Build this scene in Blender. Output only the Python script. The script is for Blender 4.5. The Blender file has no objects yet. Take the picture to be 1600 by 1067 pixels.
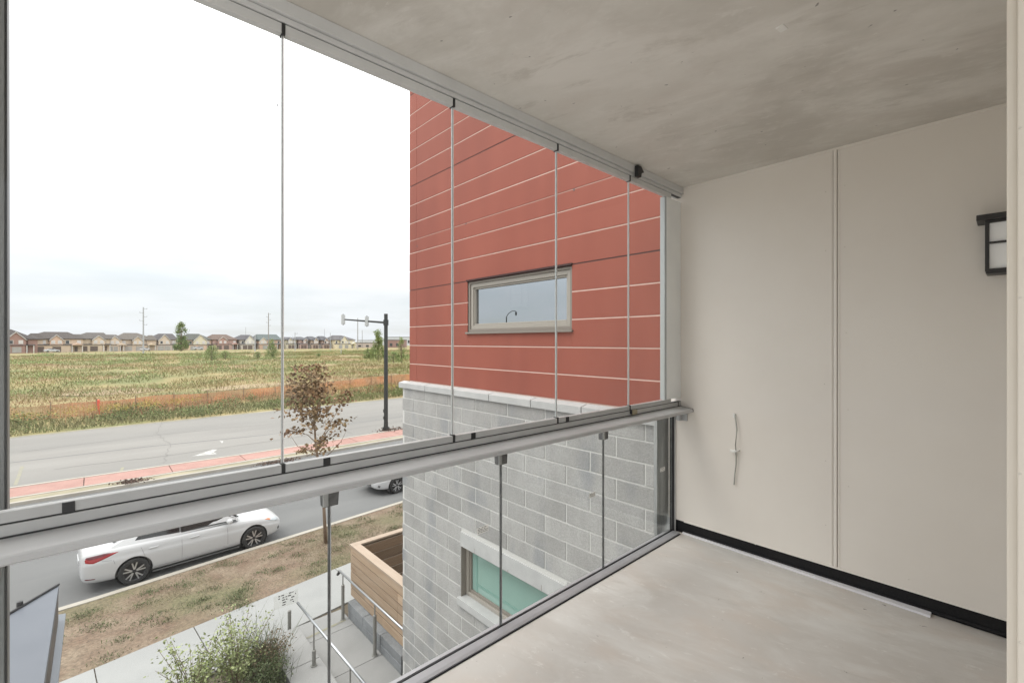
import bpy, bmesh, math, random
import numpy as np
from mathutils import Vector, Matrix, noise as mnoise
random.seed(7)
rng = np.random.default_rng(7)
C = bpy.context.scene.collection
SC = bpy.context.scene
PI = math.pi

# ------------------------------------------------------------------ camera, sky, sun, exposure
EYE = 6.04                       # eye height above the street
YAW = math.atan2(777.0, 711.0)   # angle from the balcony's long axis (X) to the view
cam_d = bpy.data.cameras.new('camera')
cam = bpy.data.objects.new('camera', cam_d)
C.objects.link(cam)
cam.location = (0, 0, EYE)
cam.rotation_euler = (PI / 2, 0, YAW - PI / 2)
cam_d.sensor_width = 36.0
cam_d.lens = 711.0 / 1600.0 * 36.0
cam_d.clip_start = 0.05
cam_d.clip_end = 6000
SC.camera = cam

SUN_EL, SUN_AZ = math.radians(58), math.radians(150)   # azimuth counter-clockwise from +X
w = bpy.data.worlds.new('World')
SC.world = w
w.use_nodes = True
nt = w.node_tree
nt.nodes.clear()
def N(t, tree=None, **kw):
    n = (tree or nt).nodes.new(t)
    for k, v in kw.items():
        setattr(n, k, v)
    return n
out = N('ShaderNodeOutputWorld')
bg = N('ShaderNodeBackground')
bg.inputs['Strength'].default_value = 0.1
sky = N('ShaderNodeTexSky', sky_type='NISHITA')
sky.sun_disc = False
sky.sun_elevation = SUN_EL
sky.sun_rotation = PI / 2 - SUN_AZ
tc = N('ShaderNodeTexCoord')
sep = N('ShaderNodeSeparateXYZ')
nt.links.new(tc.outputs['Generated'], sep.inputs[0])
zc = N('ShaderNodeClamp')
nt.links.new(sep.outputs['Z'], zc.inputs['Value'])
ramp = N('ShaderNodeValToRGB')       # overcast luminance, dark at the horizon, three times brighter overhead
nt.links.new(zc.outputs[0], ramp.inputs['Fac'])
e = ramp.color_ramp.elements
e[0].position = 0.0; e[0].color = (0.232, 0.240, 0.252, 1)
e[1].position = 1.0; e[1].color = (1.0, 0.99, 0.975, 1)
m_ = ramp.color_ramp.elements.new(0.10); m_.color = (0.250, 0.256, 0.264, 1)
m_ = ramp.color_ramp.elements.new(0.28); m_.color = (0.42, 0.427, 0.435, 1)
zp = N('ShaderNodeMath', operation='ADD'); zp.inputs[1].default_value = 0.12
nt.links.new(zc.outputs[0], zp.inputs[0])
dv = N('ShaderNodeVectorMath', operation='DIVIDE')
nt.links.new(tc.outputs['Generated'], dv.inputs[0])
nt.links.new(zp.outputs[0], dv.inputs[1])
ns = N('ShaderNodeTexNoise')
ns.inputs['Scale'].default_value = 0.9
ns.inputs['Detail'].default_value = 5
nt.links.new(dv.outputs[0], ns.inputs['Vector'])
mr = N('ShaderNodeMapRange')
mr.inputs['From Min'].default_value = 0.3; mr.inputs['From Max'].default_value = 0.72
mr.inputs['To Min'].default_value = 0.94; mr.inputs['To Max'].default_value = 1.05
nt.links.new(ns.outputs['Fac'], mr.inputs['Value'])
vs = N('ShaderNodeVectorMath', operation='SCALE')
nt.links.new(ramp.outputs['Color'], vs.inputs[0])
nt.links.new(mr.outputs[0], vs.inputs['Scale'])
vs2 = N('ShaderNodeVectorMath', operation='SCALE')
vs2.inputs['Scale'].default_value = 26.0
nt.links.new(vs.outputs[0], vs2.inputs[0])
mixs = N('ShaderNodeMix', data_type='RGBA')
mk = N('ShaderNodeMapRange')          # thin places in the cloud let some blue through
mk.inputs['From Min'].default_value = 0.56; mk.inputs['From Max'].default_value = 0.36
mk.inputs['To Min'].default_value = 0.04; mk.inputs['To Max'].default_value = 0.22
nt.links.new(ns.outputs['Fac'], mk.inputs['Value'])
nt.links.new(mk.outputs[0], mixs.inputs['Factor'])
nt.links.new(vs2.outputs[0], mixs.inputs['A'])
nt.links.new(sky.outputs[0], mixs.inputs['B'])
nt.links.new(mixs.outputs['Result'], bg.inputs['Color'])
nt.links.new(bg.outputs[0], out.inputs[0])

sun_d = bpy.data.lights.new('sun', 'SUN')
sun_d.energy = 0.9
sun_d.angle = math.radians(25)
sun_d.color = (1.0, 0.96, 0.9)
sun = bpy.data.objects.new('sun', sun_d)
C.objects.link(sun)
sdir = Vector((math.cos(SUN_EL) * math.cos(SUN_AZ), math.cos(SUN_EL) * math.sin(SUN_AZ), math.sin(SUN_EL)))
sun.rotation_euler = sdir.to_track_quat('Z', 'Y').to_euler()
sun.location = (0, 0, 40)

SC.view_settings.view_transform = 'Standard'
SC.view_settings.look = 'None'
SC.view_settings.exposure = 0.63
SC.view_settings.gamma = 1.0
SC.view_settings.use_curve_mapping = False
SC.render.engine = 'CYCLES'
SC.cycles.transparent_max_bounces = 40
SC.cycles.max_bounces = 10
SC.cycles.diffuse_bounces = 6

# ------------------------------------------------------------------ helpers
def lin(c):
    return tuple(((v / 255) / 12.92 if v / 255 <= 0.04045 else ((v / 255 + 0.055) / 1.055) ** 2.4) for v in c)

def mat(name, col, rough=0.7, metal=0.0, col2=None, scale=3.0, detail=4.0, lo=0.35, hi=0.65, col3=None, scale3=0.4,
        bump=0.0, bscale=60.0, island=0.0, stretch=None, spec=0.5, rot=0.0, lo3=0.45, hi3=0.7, fine=0.0, world=False):
    """Principled material: two noise-mixed tints, an optional third patch tint, fine bump, per-piece variation."""
    m = bpy.data.materials.new(name)
    m.use_nodes = True
    t = m.node_tree
    p = t.nodes['Principled BSDF']
    p.inputs['Roughness'].default_value = rough
    p.inputs['Metallic'].default_value = metal
    p.inputs['Specular IOR Level'].default_value = spec
    L = t.links.new
    tcn = N('ShaderNodeTexCoord', t)
    vec = N('ShaderNodeNewGeometry', t).outputs['Position'] if world else tcn.outputs['Object']
    vec0 = vec
    if stretch or rot:
        mp = N('ShaderNodeMapping', t)
        mp.inputs['Scale'].default_value = stretch or (1, 1, 1)
        mp.inputs['Rotation'].default_value = (0, 0, rot)
        L(vec, mp.inputs['Vector'])
        vec = mp.outputs[0]
    cur = None
    if col2:
        n1 = N('ShaderNodeTexNoise', t)
        n1.inputs['Scale'].default_value = scale
        n1.inputs['Detail'].default_value = detail
        n1.inputs['Roughness'].default_value = 0.62
        L(vec, n1.inputs['Vector'])
        r = N('ShaderNodeMapRange', t)
        r.inputs['From Min'].default_value = lo; r.inputs['From Max'].default_value = hi
        L(n1.outputs['Fac'], r.inputs['Value'])
        mx = N('ShaderNodeMix', t, data_type='RGBA')
        mx.inputs['A'].default_value = (*col, 1); mx.inputs['B'].default_value = (*col2, 1)
        L(r.outputs[0], mx.inputs['Factor'])
        cur = mx.outputs['Result']
        if col3:
            n3 = N('ShaderNodeTexNoise', t)
            n3.inputs['Scale'].default_value = scale3
            n3.inputs['Detail'].default_value = 5
            L(vec, n3.inputs['Vector'])
            r3 = N('ShaderNodeMapRange', t)
            r3.inputs['From Min'].default_value = lo3; r3.inputs['From Max'].default_value = hi3
            L(n3.outputs['Fac'], r3.inputs['Value'])
            mx3 = N('ShaderNodeMix', t, data_type='RGBA')
            L(cur, mx3.inputs['A']); mx3.inputs['B'].default_value = (*col3, 1)
            L(r3.outputs[0], mx3.inputs['Factor'])
            cur = mx3.outputs['Result']
    if fine:
        nf = N('ShaderNodeTexNoise', t)
        nf.inputs['Scale'].default_value = bscale
        nf.inputs['Detail'].default_value = 3
        L(vec0, nf.inputs['Vector'])
        rf = N('ShaderNodeMapRange', t)
        rf.inputs['From Min'].default_value = 0.3; rf.inputs['From Max'].default_value = 0.7
        rf.inputs['To Min'].default_value = 1 - fine; rf.inputs['To Max'].default_value = 1 + fine
        L(nf.outputs['Fac'], rf.inputs['Value'])
        sc = N('ShaderNodeVectorMath', t, operation='SCALE')
        if cur: L(cur, sc.inputs[0])
        else: sc.inputs[0].default_value = col
        L(rf.outputs[0], sc.inputs['Scale'])
        cur = sc.outputs[0]
    if island:
        geo = N('ShaderNodeNewGeometry', t)
        oi = N('ShaderNodeObjectInfo', t)
        ad = N('ShaderNodeMath', t, operation='ADD')
        L(geo.outputs['Random Per Island'], ad.inputs[0]); L(oi.outputs['Random'], ad.inputs[1])
        fr = N('ShaderNodeMath', t, operation='FRACT')
        L(ad.outputs[0], fr.inputs[0])
        ri = N('ShaderNodeMapRange', t)
        ri.inputs['To Min'].default_value = 1 - island; ri.inputs['To Max'].default_value = 1 + island
        L(fr.outputs[0], ri.inputs['Value'])
        sc = N('ShaderNodeVectorMath', t, operation='SCALE')
        if cur: L(cur, sc.inputs[0])
        else: sc.inputs[0].default_value = col
        L(ri.outputs[0], sc.inputs['Scale'])
        cur = sc.outputs[0]
    if cur: L(cur, p.inputs['Base Color'])
    else: p.inputs['Base Color'].default_value = (*col, 1)
    if bump:
        nb = N('ShaderNodeTexNoise', t)
        nb.inputs['Scale'].default_value = bscale
        nb.inputs['Detail'].default_value = 4
        L(vec0, nb.inputs['Vector'])
        b = N('ShaderNodeBump', t)
        b.inputs['Strength'].default_value = bump
        b.inputs['Distance'].default_value = 0.01
        L(nb.outputs['Fac'], b.inputs['Height'])
        L(b.outputs[0], p.inputs['Normal'])
    return m

def glass_mat(name, tint=(0.97, 0.985, 0.98), refl=0.04):
    """Clear architectural glass: transmission plus a Schlick reflection."""
    m = bpy.data.materials.new(name)
    m.use_nodes = True
    t = m.node_tree
    t.nodes.clear()
    o = N('ShaderNodeOutputMaterial', t)
    tr = N('ShaderNodeBsdfTransparent', t); tr.inputs['Color'].default_value = (*tint, 1)
    gl = N('ShaderNodeBsdfGlossy', t); gl.inputs['Roughness'].default_value = 0.0
    lw = N('ShaderNodeLayerWeight', t); lw.inputs['Blend'].default_value = 0.5
    pw = N('ShaderNodeMath', t, operation='POWER'); pw.inputs[1].default_value = 5
    ml = N('ShaderNodeMath', t, operation='MULTIPLY_ADD'); ml.inputs[1].default_value = 0.8; ml.inputs[2].default_value = refl
    mx = N('ShaderNodeMixShader', t)
    L = t.links.new
    L(lw.outputs['Facing'], pw.inputs[0]); L(pw.outputs[0], ml.inputs[0]); L(ml.outputs[0], mx.inputs[0])
    L(tr.outputs[0], mx.inputs[1]); L(gl.outputs[0], mx.inputs[2]); L(mx.outputs[0], o.inputs[0])
    return m

class MB:
    def __init__(self): self.v = []; self.f = []
    def add(self, vs, fs):
        o = len(self.v)
        self.v += [tuple(p) for p in vs]
        self.f += [tuple(i + o for i in f) for f in fs]
        return self
    def box(self, a, b):
        x0, y0, z0 = (min(a[i], b[i]) for i in range(3)); x1, y1, z1 = (max(a[i], b[i]) for i in range(3))
        return self.add([(x0,y0,z0),(x1,y0,z0),(x1,y1,z0),(x0,y1,z0),(x0,y0,z1),(x1,y0,z1),(x1,y1,z1),(x0,y1,z1)],
                        [(0,3,2,1),(4,5,6,7),(0,1,5,4),(1,2,6,5),(2,3,7,6),(3,0,4,7)])
    def prism(self, pts, d):
        """closed polygon pts (3-D, planar) pushed along d"""
        n = len(pts); P = [Vector(p) for p in pts]; Q = [p + Vector(d) for p in P]
        fs = [tuple(range(n))[::-1], tuple(range(n, 2 * n))] + [(i, (i+1) % n, n + (i+1) % n, n + i) for i in range(n)]
        return self.add(P + Q, fs)
    def quad(self, a, b, c, d): return self.add([a, b, c, d], [(0, 1, 2, 3)])
    def tube(self, pts, r, n=8, cap=True):
        P = [Vector(p) for p in pts]
        R = r if isinstance(r, (list, tuple)) else [r] * len(P)
        ring = []
        for i, p in enumerate(P):
            d = (P[min(i+1, len(P)-1)] - P[max(i-1, 0)]).normalized()
            a = d.cross(Vector((0, 0, 1)))
            if a.length < 1e-3: a = d.cross(Vector((0, 1, 0)))
            a.normalize(); b = d.cross(a)
            ring.append([p + (a * math.cos(2*PI*k/n) + b * math.sin(2*PI*k/n)) * R[i] for k in range(n)])
        fs = []
        for i in range(len(P) - 1):
            for k in range(n):
                fs.append((i*n+k, i*n+(k+1) % n, (i+1)*n+(k+1) % n, (i+1)*n+k))
        if cap:
            fs.append(tuple(range(n))); fs.append(tuple(range((len(P)-1)*n, len(P)*n))[::-1])
        return self.add([q for rr in ring for q in rr], fs)
    def lathe(self, prof, n=24, axis='y', c=(0, 0, 0)):
        """prof: list of (r, h) turned round an axis"""
        vs = []
        for r, h in prof:
            for k in range(n):
                a = 2 * PI * k / n
                if axis == 'y': vs.append((c[0] + r*math.cos(a), c[1] + h, c[2] + r*math.sin(a)))
                elif axis == 'z': vs.append((c[0] + r*math.cos(a), c[1] + r*math.sin(a), c[2] + h))
                else: vs.append((c[0] + h, c[1] + r*math.cos(a), c[2] + r*math.sin(a)))
        fs = []
        for i in range(len(prof) - 1):
            for k in range(n):
                fs.append((i*n+k, i*n+(k+1) % n, (i+1)*n+(k+1) % n, (i+1)*n+k))
        return self.add(vs, fs)
    def build(self, name, m, parent=None, bevel=0.0, smooth=False, world=True, loc=None, seg=2):
        off = Vector((0, 0, 0))
        if world and parent is not None:
            q = parent
            while q is not None: off += q.location; q = q.parent
        me = bpy.data.meshes.new(name)
        o3 = Vector(loc) if loc is not None else Vector((0, 0, 0))
        me.from_pydata([tuple(Vector(v) - off - o3) for v in self.v], [], self.f)
        bm = bmesh.new(); bm.from_mesh(me)
        bmesh.ops.recalc_face_normals(bm, faces=bm.faces)
        if bevel:
            es = [ed for ed in bm.edges if len(ed.link_faces) == 2 and ed.calc_face_angle(0) > 0.5]
            bmesh.ops.bevel(bm, geom=es, offset=bevel, segments=seg, affect='EDGES', profile=0.6, clamp_overlap=True)
        bm.to_mesh(me); bm.free()
        if smooth:
            me.polygons.foreach_set('use_smooth', [True] * len(me.polygons))
            if smooth != 'all': me.set_sharp_from_angle(angle=math.radians(40))
        o = bpy.data.objects.new(name, me)
        C.objects.link(o)
        if m: me.materials.append(m)
        if parent is not None: o.parent = parent
        o.location = o3
        return o

def empty(name, loc=(0, 0, 0), rz=0.0, label=None, cat=None, group=None):
    o = bpy.data.objects.new(name, None)
    o.empty_display_size = 0.2
    C.objects.link(o)
    o.location = loc; o.rotation_euler = (0, 0, rz)
    tag(o, label, cat, group)
    return o
def tag(o, label=None, cat=None, group=None, kind=None):
    if label: o['label'] = label
    if cat: o['category'] = cat
    if group: o['group'] = group
    if kind: o['kind'] = kind
    return o
def inst(o, parent, loc, rz=None, scale=None):
    c = o.copy(); C.objects.link(c); c.parent = parent; c.location = loc
    if rz is not None: c.rotation_euler = (0, 0, rz)
    if scale is not None: c.scale = scale
    return c
def copy_tree(o, parent=None):
    c = o.copy(); C.objects.link(c); c.parent = parent
    for ch in list(o.children): copy_tree(ch, c)
    return c

def np_mesh(name, V, F, m, parent=None, kind=None):
    """V (n,3), F (k,4) quads, fast"""
    me = bpy.data.meshes.new(name)
    V = np.asarray(V, np.float32); F = np.asarray(F, np.int32)
    k = F.shape[1]
    me.vertices.add(len(V)); me.vertices.foreach_set('co', V.ravel())
    me.loops.add(F.size); me.loops.foreach_set('vertex_index', F.ravel())
    me.polygons.add(len(F)); me.polygons.foreach_set('loop_start', np.arange(0, F.size, k, dtype=np.int32))
    me.update(calc_edges=True)
    me.materials.append(m)
    o = bpy.data.objects.new(name, me); C.objects.link(o)
    if parent is not None: o.parent = parent
    if kind: o['kind'] = kind
    return o

def leaves(P, size, aspect=0.55, up=0.2):
    """diamond leaves at points P (n,3)"""
    n = len(P)
    D = rng.normal(size=(n, 3)); D[:, 2] = D[:, 2] * 0.7 - up; D /= np.linalg.norm(D, axis=1)[:, None]
    E = rng.normal(size=(n, 3)); E -= D * (E * D).sum(1)[:, None]; E /= np.linalg.norm(E, axis=1)[:, None]
    s = (size * rng.uniform(0.6, 1.3, n))[:, None]
    Nn = np.cross(D, E)
    V = np.empty((n, 4, 3))
    V[:, 0] = P
    V[:, 1] = P + D*s*0.5 + E*s*aspect*0.5 + Nn*s*0.12
    V[:, 2] = P + D*s
    V[:, 3] = P + D*s*0.5 - E*s*aspect*0.5 + Nn*s*0.12
    return V.reshape(-1, 3), np.arange(4*n).reshape(-1, 4)

def blades(P, h, wdt, lean=0.5):
    """grass blades: tapering bent quads pairs at ground points P"""
    n = len(P)
    a = rng.uniform(0, 2*PI, n)
    side = np.stack([np.cos(a), np.sin(a), np.zeros(n)], 1)
    b = rng.uniform(0, 2*PI, n)
    hh = (h * rng.uniform(0.5, 1.3, n))
    off = np.stack([np.cos(b), np.sin(b), np.zeros(n)], 1) * (hh * lean * rng.uniform(0.1, 1, n))[:, None]
    upv = np.zeros((n, 3)); upv[:, 2] = hh
    ww = (wdt * rng.uniform(0.6, 1.3, n))[:, None] * 0.5
    mid = P + upv*0.6 + off*0.4
    tip = P + upv + off
    V = np.empty((n, 6, 3))
    V[:, 0] = P - side*ww; V[:, 1] = P + side*ww
    V[:, 2] = mid + side*ww*.8; V[:, 3] = mid - side*ww*.8
    V[:, 4] = tip + side*ww*.15; V[:, 5] = tip - side*ww*.15
    base = (np.arange(n) * 6)[:, None]
    F = np.concatenate([base + np.array([[0, 1, 2, 3]]), base + np.array([[3, 2, 4, 5]])], 0)
    return V.reshape(-1, 3), F

# pixel (of the 1600 x 1067 photograph) to a point of the place: used only to survey positions
VX, VY = math.cos(YAW), math.sin(YAW)
def ray(px, py):
    u = (px - 800) / 711.0; v = (533.5 - py) / 711.0
    return VX + u*VY, VY - u*VX, v
def G(px, py, z=0.0):
    a, b, c = ray(px, py); t = (z - EYE) / c
    return Vector((a*t, b*t, z))
def onX(px, py, X):
    a, b, c = ray(px, py); t = X / a
    return Vector((X, b*t, EYE + c*t))
def onY(px, py, Y):
    a, b, c = ray(px, py); t = Y / b
    return Vector((a*t, Y, EYE + c*t))
def atT(px, py, t):
    a, b, c = ray(px, py)
    return Vector((a*t, b*t, EYE + c*t))

# ------------------------------------------------------------------ materials
M = {}
M['alu'] = mat('brushed aluminium paint', (0.56, 0.565, 0.56), 0.45, 0.05, (0.60, 0.605, 0.60), 9, bump=0.02)
M['alu_low'] = mat('grey sill aluminium', (0.41, 0.413, 0.41), 0.45, 0.05, (0.45, 0.453, 0.45), 9)
M['strip'] = mat('pale metal strip', (0.72, 0.71, 0.73), 0.4)
M['alu_mid'] = mat('grey aluminium channel', (0.33, 0.33, 0.345), 0.4, 0.2, (0.38, 0.38, 0.395), 6)
M['alu_light'] = mat('pale aluminium', (0.45, 0.455, 0.46), 0.42, 0.1, (0.42, 0.425, 0.43), 6)
M['alu_white'] = mat('white coated jamb', (0.84, 0.86, 0.85), 0.5, 0.0, (0.80, 0.82, 0.82), 3)
M['galv'] = mat('galvanised sheet', (0.30, 0.315, 0.315), 0.32, 0.6, (0.45, 0.46, 0.46), 5, stretch=(6, 6, 0.8))
M['black'] = mat('black plastic', (0.018, 0.018, 0.019), 0.5)
M['dark_metal'] = mat('dark bracket steel', (0.09, 0.092, 0.092), 0.4, 0.4, (0.15, 0.15, 0.15), 20)
M['brass'] = mat('worn brass clip', (0.33, 0.29, 0.2), 0.4, 0.7)
M['glass'] = glass_mat('clear glazing', (0.985, 0.99, 0.985), 0.014)
M['glass_low'] = glass_mat('balustrade glass', (0.975, 0.985, 0.98), 0.014)
M['edge'] = mat('polished pane edge', (0.42, 0.44, 0.44), 0.2, 0.1)
M['edge_hi'] = mat('pane edge highlight', (0.8, 0.79, 0.78), 0.3)  # pale colour stands for the highlight along a pane's edge
def concrete(name, base, light, dark, warm, rot, bumpy, scuff, cell):
    """Cast concrete: broad stains, trowel or form streaks, pinholes and scuffs."""
    m = bpy.data.materials.new(name); m.use_nodes = True
    t = m.node_tree; L = t.links.new; p = t.nodes['Principled BSDF']
    p.inputs['Roughness'].default_value = 0.75; p.inputs['Specular IOR Level'].default_value = 0.35
    tcn = N('ShaderNodeTexCoord', t)
    def noise_(scale, detail, lo, hi, stretch=None, seed=0.0, rough=.6):
        mp = N('ShaderNodeMapping', t); mp.inputs['Location'].default_value = (seed, seed*.7, 0)
        mp.inputs['Rotation'].default_value = (0, 0, rot)
        mp.inputs['Scale'].default_value = stretch or (1, 1, 1)
        # rotate first, then stretch along the streak direction
        mp0 = N('ShaderNodeMapping', t); mp0.inputs['Rotation'].default_value = (0, 0, rot)
        mp.inputs['Rotation'].default_value = (0, 0, 0)
        L(tcn.outputs['Object'], mp0.inputs['Vector']); L(mp0.outputs[0], mp.inputs['Vector'])
        n = N('ShaderNodeTexNoise', t); n.inputs['Scale'].default_value = scale; n.inputs['Detail'].default_value = detail; n.inputs['Roughness'].default_value = rough
        n.inputs['Distortion'].default_value = .4
        L(mp.outputs[0], n.inputs['Vector'])
        r = N('ShaderNodeMapRange', t); r.inputs['From Min'].default_value = lo; r.inputs['From Max'].default_value = hi
        r.interpolation_type = 'SMOOTHSTEP'
        L(n.outputs['Fac'], r.inputs['Value'])
        return r.outputs[0], n.outputs['Fac']
    def mix(a, fac, col, k=1.0):
        mm = N('ShaderNodeMath', t, operation='MULTIPLY'); mm.inputs[1].default_value = k; L(fac, mm.inputs[0])
        mx = N('ShaderNodeMix', t, data_type='RGBA')
        L(mm.outputs[0], mx.inputs['Factor'])
        if isinstance(a, tuple): mx.inputs['A'].default_value = (*a, 1)
        else: L(a, mx.inputs['A'])
        mx.inputs['B'].default_value = (*col, 1)
        return mx.outputs['Result']
    c = mix(base, noise_(.8, 6, .40, .64, None, 3.1)[0], dark, .8)
    c = mix(c, noise_(2.3, 7, .46, .66, (.8, 1.25, 1), 8.2)[0], warm, .6)
    c = mix(c, noise_(1.7, 9, .47, .68, (.7, 1.5, 1), 1.7, .65)[0], light, .75)
    c = mix(c, noise_(6, 9, .52, .70, (.75, 1.5, 1), 5.5, .68)[0], light, .45)
    c = mix(c, noise_(5, 9, .55, .70, (.6, 1.6, 1), 15.5, .68)[0], dark, .6)
    c = mix(c, noise_(14, 9, .58, .66, (.7, 1.4, 1), 21.0, .75)[0], scuff, .4)
    c = mix(c, noise_(cell, 2, .73, .77, None, 11.0)[0], tuple(v*.4 for v in dark), .8)
    L(c, p.inputs['Base Color'])
    f1 = noise_(6, 8, .3, .7, (.5, 1.8, 1), 2.0)[1]
    b = N('ShaderNodeBump', t); b.inputs['Strength'].default_value = bumpy; b.inputs['Distance'].default_value = 0.006
    L(f1, b.inputs['Height']); L(b.outputs[0], p.inputs['Normal'])
    return m
M['conc_floor'] = concrete('balcony concrete', (0.525, 0.50, 0.47), (0.61, 0.597, 0.57), (0.45, 0.42, 0.385), (0.53, 0.47, 0.42), 1.38, .25, (0.72, 0.71, 0.68), 26)
M['conc_ceil'] = concrete('soffit concrete', (0.66, 0.635, 0.59), (0.745, 0.72, 0.68), (0.50, 0.47, 0.425), (0.605, 0.565, 0.52), 1.3, .35, (0.76, 0.74, 0.70), 22)
M['panel'] = mat('beige wall board', (0.735, 0.695, 0.64), 0.55, 0, (0.70, 0.655, 0.60), 0.9, 5, bump=0.02, bscale=250)
M['panel_trim'] = mat('beige trim', (0.735, 0.695, 0.64), 0.45)
M['jamb'] = mat('painted door jamb', (0.68, 0.63, 0.56), 0.45, 0, (0.65, 0.6, 0.52), 2, 3)
M['membrane'] = mat('black membrane', (0.006, 0.006, 0.007), 0.5, 0, (0.012, 0.012, 0.013), 12, spec=0.25, stretch=(1, 8, 8), bump=0.3, bscale=25)
M['screw'] = mat('painted screw', (0.60, 0.56, 0.50), 0.45, 0.1)
M['red'] = mat('red fibre cement', (0.245, 0.063, 0.040), 0.72, 0, (0.268, 0.072, 0.046), 2.2, 6, 0.36, 0.64, (0.222, 0.057, 0.037), 1.2, 0.05, 120, island=0.05, stretch=(1, 1.6, .35), fine=0.05, world=True)
M['red_joint'] = mat('pale joint filler', (0.60, 0.44, 0.38), 0.7)
M['red_dark'] = mat('dark joint flashing', (0.035, 0.009, 0.008), 0.7)
M['block'] = mat('grey concrete block', (0.275, 0.27, 0.26), 0.85, 0, (0.325, 0.32, 0.31), 3.5, 8, 0.36, 0.64, (0.215, 0.222, 0.23), 2.2, 0.35, 70, island=0.11, stretch=(1, 1, 0.5), lo3=0.54, hi3=0.72, fine=0.12, world=True)
M['mortar'] = mat('pale mortar', (0.50, 0.495, 0.475), 0.9, bump=0.2, bscale=80, fine=0.08, world=True)
M['coping'] = mat('cast stone', (0.35, 0.352, 0.347), 0.8, 0, (0.41, 0.41, 0.403), 4, 5, bump=0.12, bscale=60, island=0.05)
M['taupe'] = mat('taupe window frame', (0.30, 0.275, 0.24), 0.45)
M['taupe_dark'] = mat('dark taupe frame', (0.20, 0.175, 0.15), 0.5)
M['pane_sky'] = mat('coated window glass', (0.43, 0.46, 0.485), 0.01, 1.0)
M['pane_green'] = mat('green tinted glass', (0.205, 0.325, 0.287), 0.06, 0, (0.225, 0.35, 0.31), 1.2, 3, spec=0.7)
M['asphalt'] = mat('weathered asphalt', (0.178, 0.170, 0.157), 0.9, 0, (0.205, 0.197, 0.182), 0.35, 6, 0.35, 0.65, (0.155, 0.15, 0.14), 0.12, 0.15, 60, fine=0.08, stretch=(0.35, 1.4, 1))
M['crack'] = mat('sealed crack', (.135, .13, .122), .9)
M['asphalt_near'] = mat('near lane asphalt', (0.115, 0.115, 0.114), 0.9, 0, (0.14, 0.14, 0.138), 0.5, 6, 0.35, 0.65, (0.098, 0.098, 0.098), 0.3, 0.15, 60, fine=0.09, stretch=(0.35, 1.4, 1))
M['conc_kerb'] = mat('kerb concrete', (0.29, 0.265, 0.225), 0.85, 0, (0.34, 0.315, 0.275), 2, 5, bump=0.15, bscale=50)
M['conc_walk'] = mat('sidewalk concrete', (0.25, 0.252, 0.247), 0.85, 0, (0.285, 0.287, 0.28), 1.2, 6, 0.35, 0.65, (0.228, 0.228, 0.223), 0.6, 0.12, 70, island=0.03, fine=0.05)
M['conc_path'] = mat('path concrete', (0.21, 0.208, 0.202), 0.85, 0, (0.24, 0.238, 0.232), 1.5, 6, 0.35, 0.65, bump=0.12, bscale=70, island=0.03, fine=0.05)
M['stone_grey'] = mat('grey landscape stone', (0.15, 0.158, 0.166), 0.9, 0, (0.20, 0.207, 0.214), 4, 6, 0.35, 0.65, bump=0.5, bscale=25, island=0.08, fine=0.08)
M['paver_red'] = mat('red stamped concrete', (0.265, 0.145, 0.12), 0.85, 0, (0.31, 0.18, 0.15), 1.4, 6, bump=0.2, bscale=30, island=0.06, fine=0.08)
M['sand'] = mat('sandy verge', (0.22, 0.195, 0.135), 0.95, 0, (0.19, 0.175, 0.115), 1.5, 6, 0.35, 0.65, (0.31, 0.27, 0.19), 0.6, 0.3, 40, fine=0.12)
M['dirt'] = mat('dry bare earth', (0.125, 0.083, 0.056), 0.95, 0, (0.185, 0.142, 0.10), 1.9, 9, 0.36, 0.64, (0.115, 0.105, 0.055), 0.45, 0.7, 22, lo3=0.48, hi3=0.66, fine=0.32)
M['verge_grass'] = mat('dry verge grass', (0.19, 0.155, 0.095), 0.9, 0, (0.115, 0.125, 0.055), 0.6, 4, 0.45, 0.6, island=0.3)
M['verge_green'] = mat('green verge weeds', (0.085, 0.105, 0.042), 0.85, island=0.3)
M['field'] = mat('meadow ground', (0.235, 0.185, 0.078), 0.95, 0, (0.135, 0.140, 0.048), 0.09, 10, 0.42, 0.60, (0.27, 0.185, 0.105), 0.05, 0.6, 2, lo3=0.52, hi3=0.66, fine=0.12)
M['field_grass'] = mat('meadow grass', (0.25, 0.20, 0.088), 0.9, 0, (0.145, 0.15, 0.05), 0.09, 10, 0.42, 0.60, (0.28, 0.195, 0.115), 0.05, island=0.16, lo3=0.54, hi3=0.66)
M['dry_grass'] = mat('dry reddish grass', (0.27, 0.195, 0.11), 0.9, 0, (0.235, 0.195, 0.09), 0.12, 8, 0.42, 0.6, (0.31, 0.185, 0.11), 0.06, island=0.2)
M['weed'] = mat('roadside weeds', (0.12, 0.14, 0.048), 0.85, 0, (0.20, 0.175, 0.085), 0.5, 4, island=0.35)
M['weed_dark'] = mat('shrubby weeds', (0.125, 0.15, 0.05), 0.85, island=0.4)
M['goldenrod'] = mat('yellow flower heads', (0.33, 0.255, 0.06), 0.8, island=0.25)
M['dry_stalk'] = mat('reddish dry stalks', (0.33, 0.20, 0.115), 0.9, island=0.3)
M['orange_net'] = mat('orange mesh fence', (0.58, 0.25, 0.12), 0.7, 0, (0.42, 0.22, 0.12), 0.6, 6, 0.4, 0.6, (0.42, 0.29, 0.16), 0.25, lo3=0.5, hi3=0.65)
M['orange_sign'] = mat('orange red marker', (0.62, 0.10, 0.06), 0.6)
M['post_rust'] = mat('rusty fence post', (0.20, 0.13, 0.09), 0.8)
M['leaf_brown'] = mat('browned maple leaves', (0.19, 0.100, 0.052), 0.75, 0, (0.185, 0.130, 0.060), 1.6, 3, island=0.45)
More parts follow.
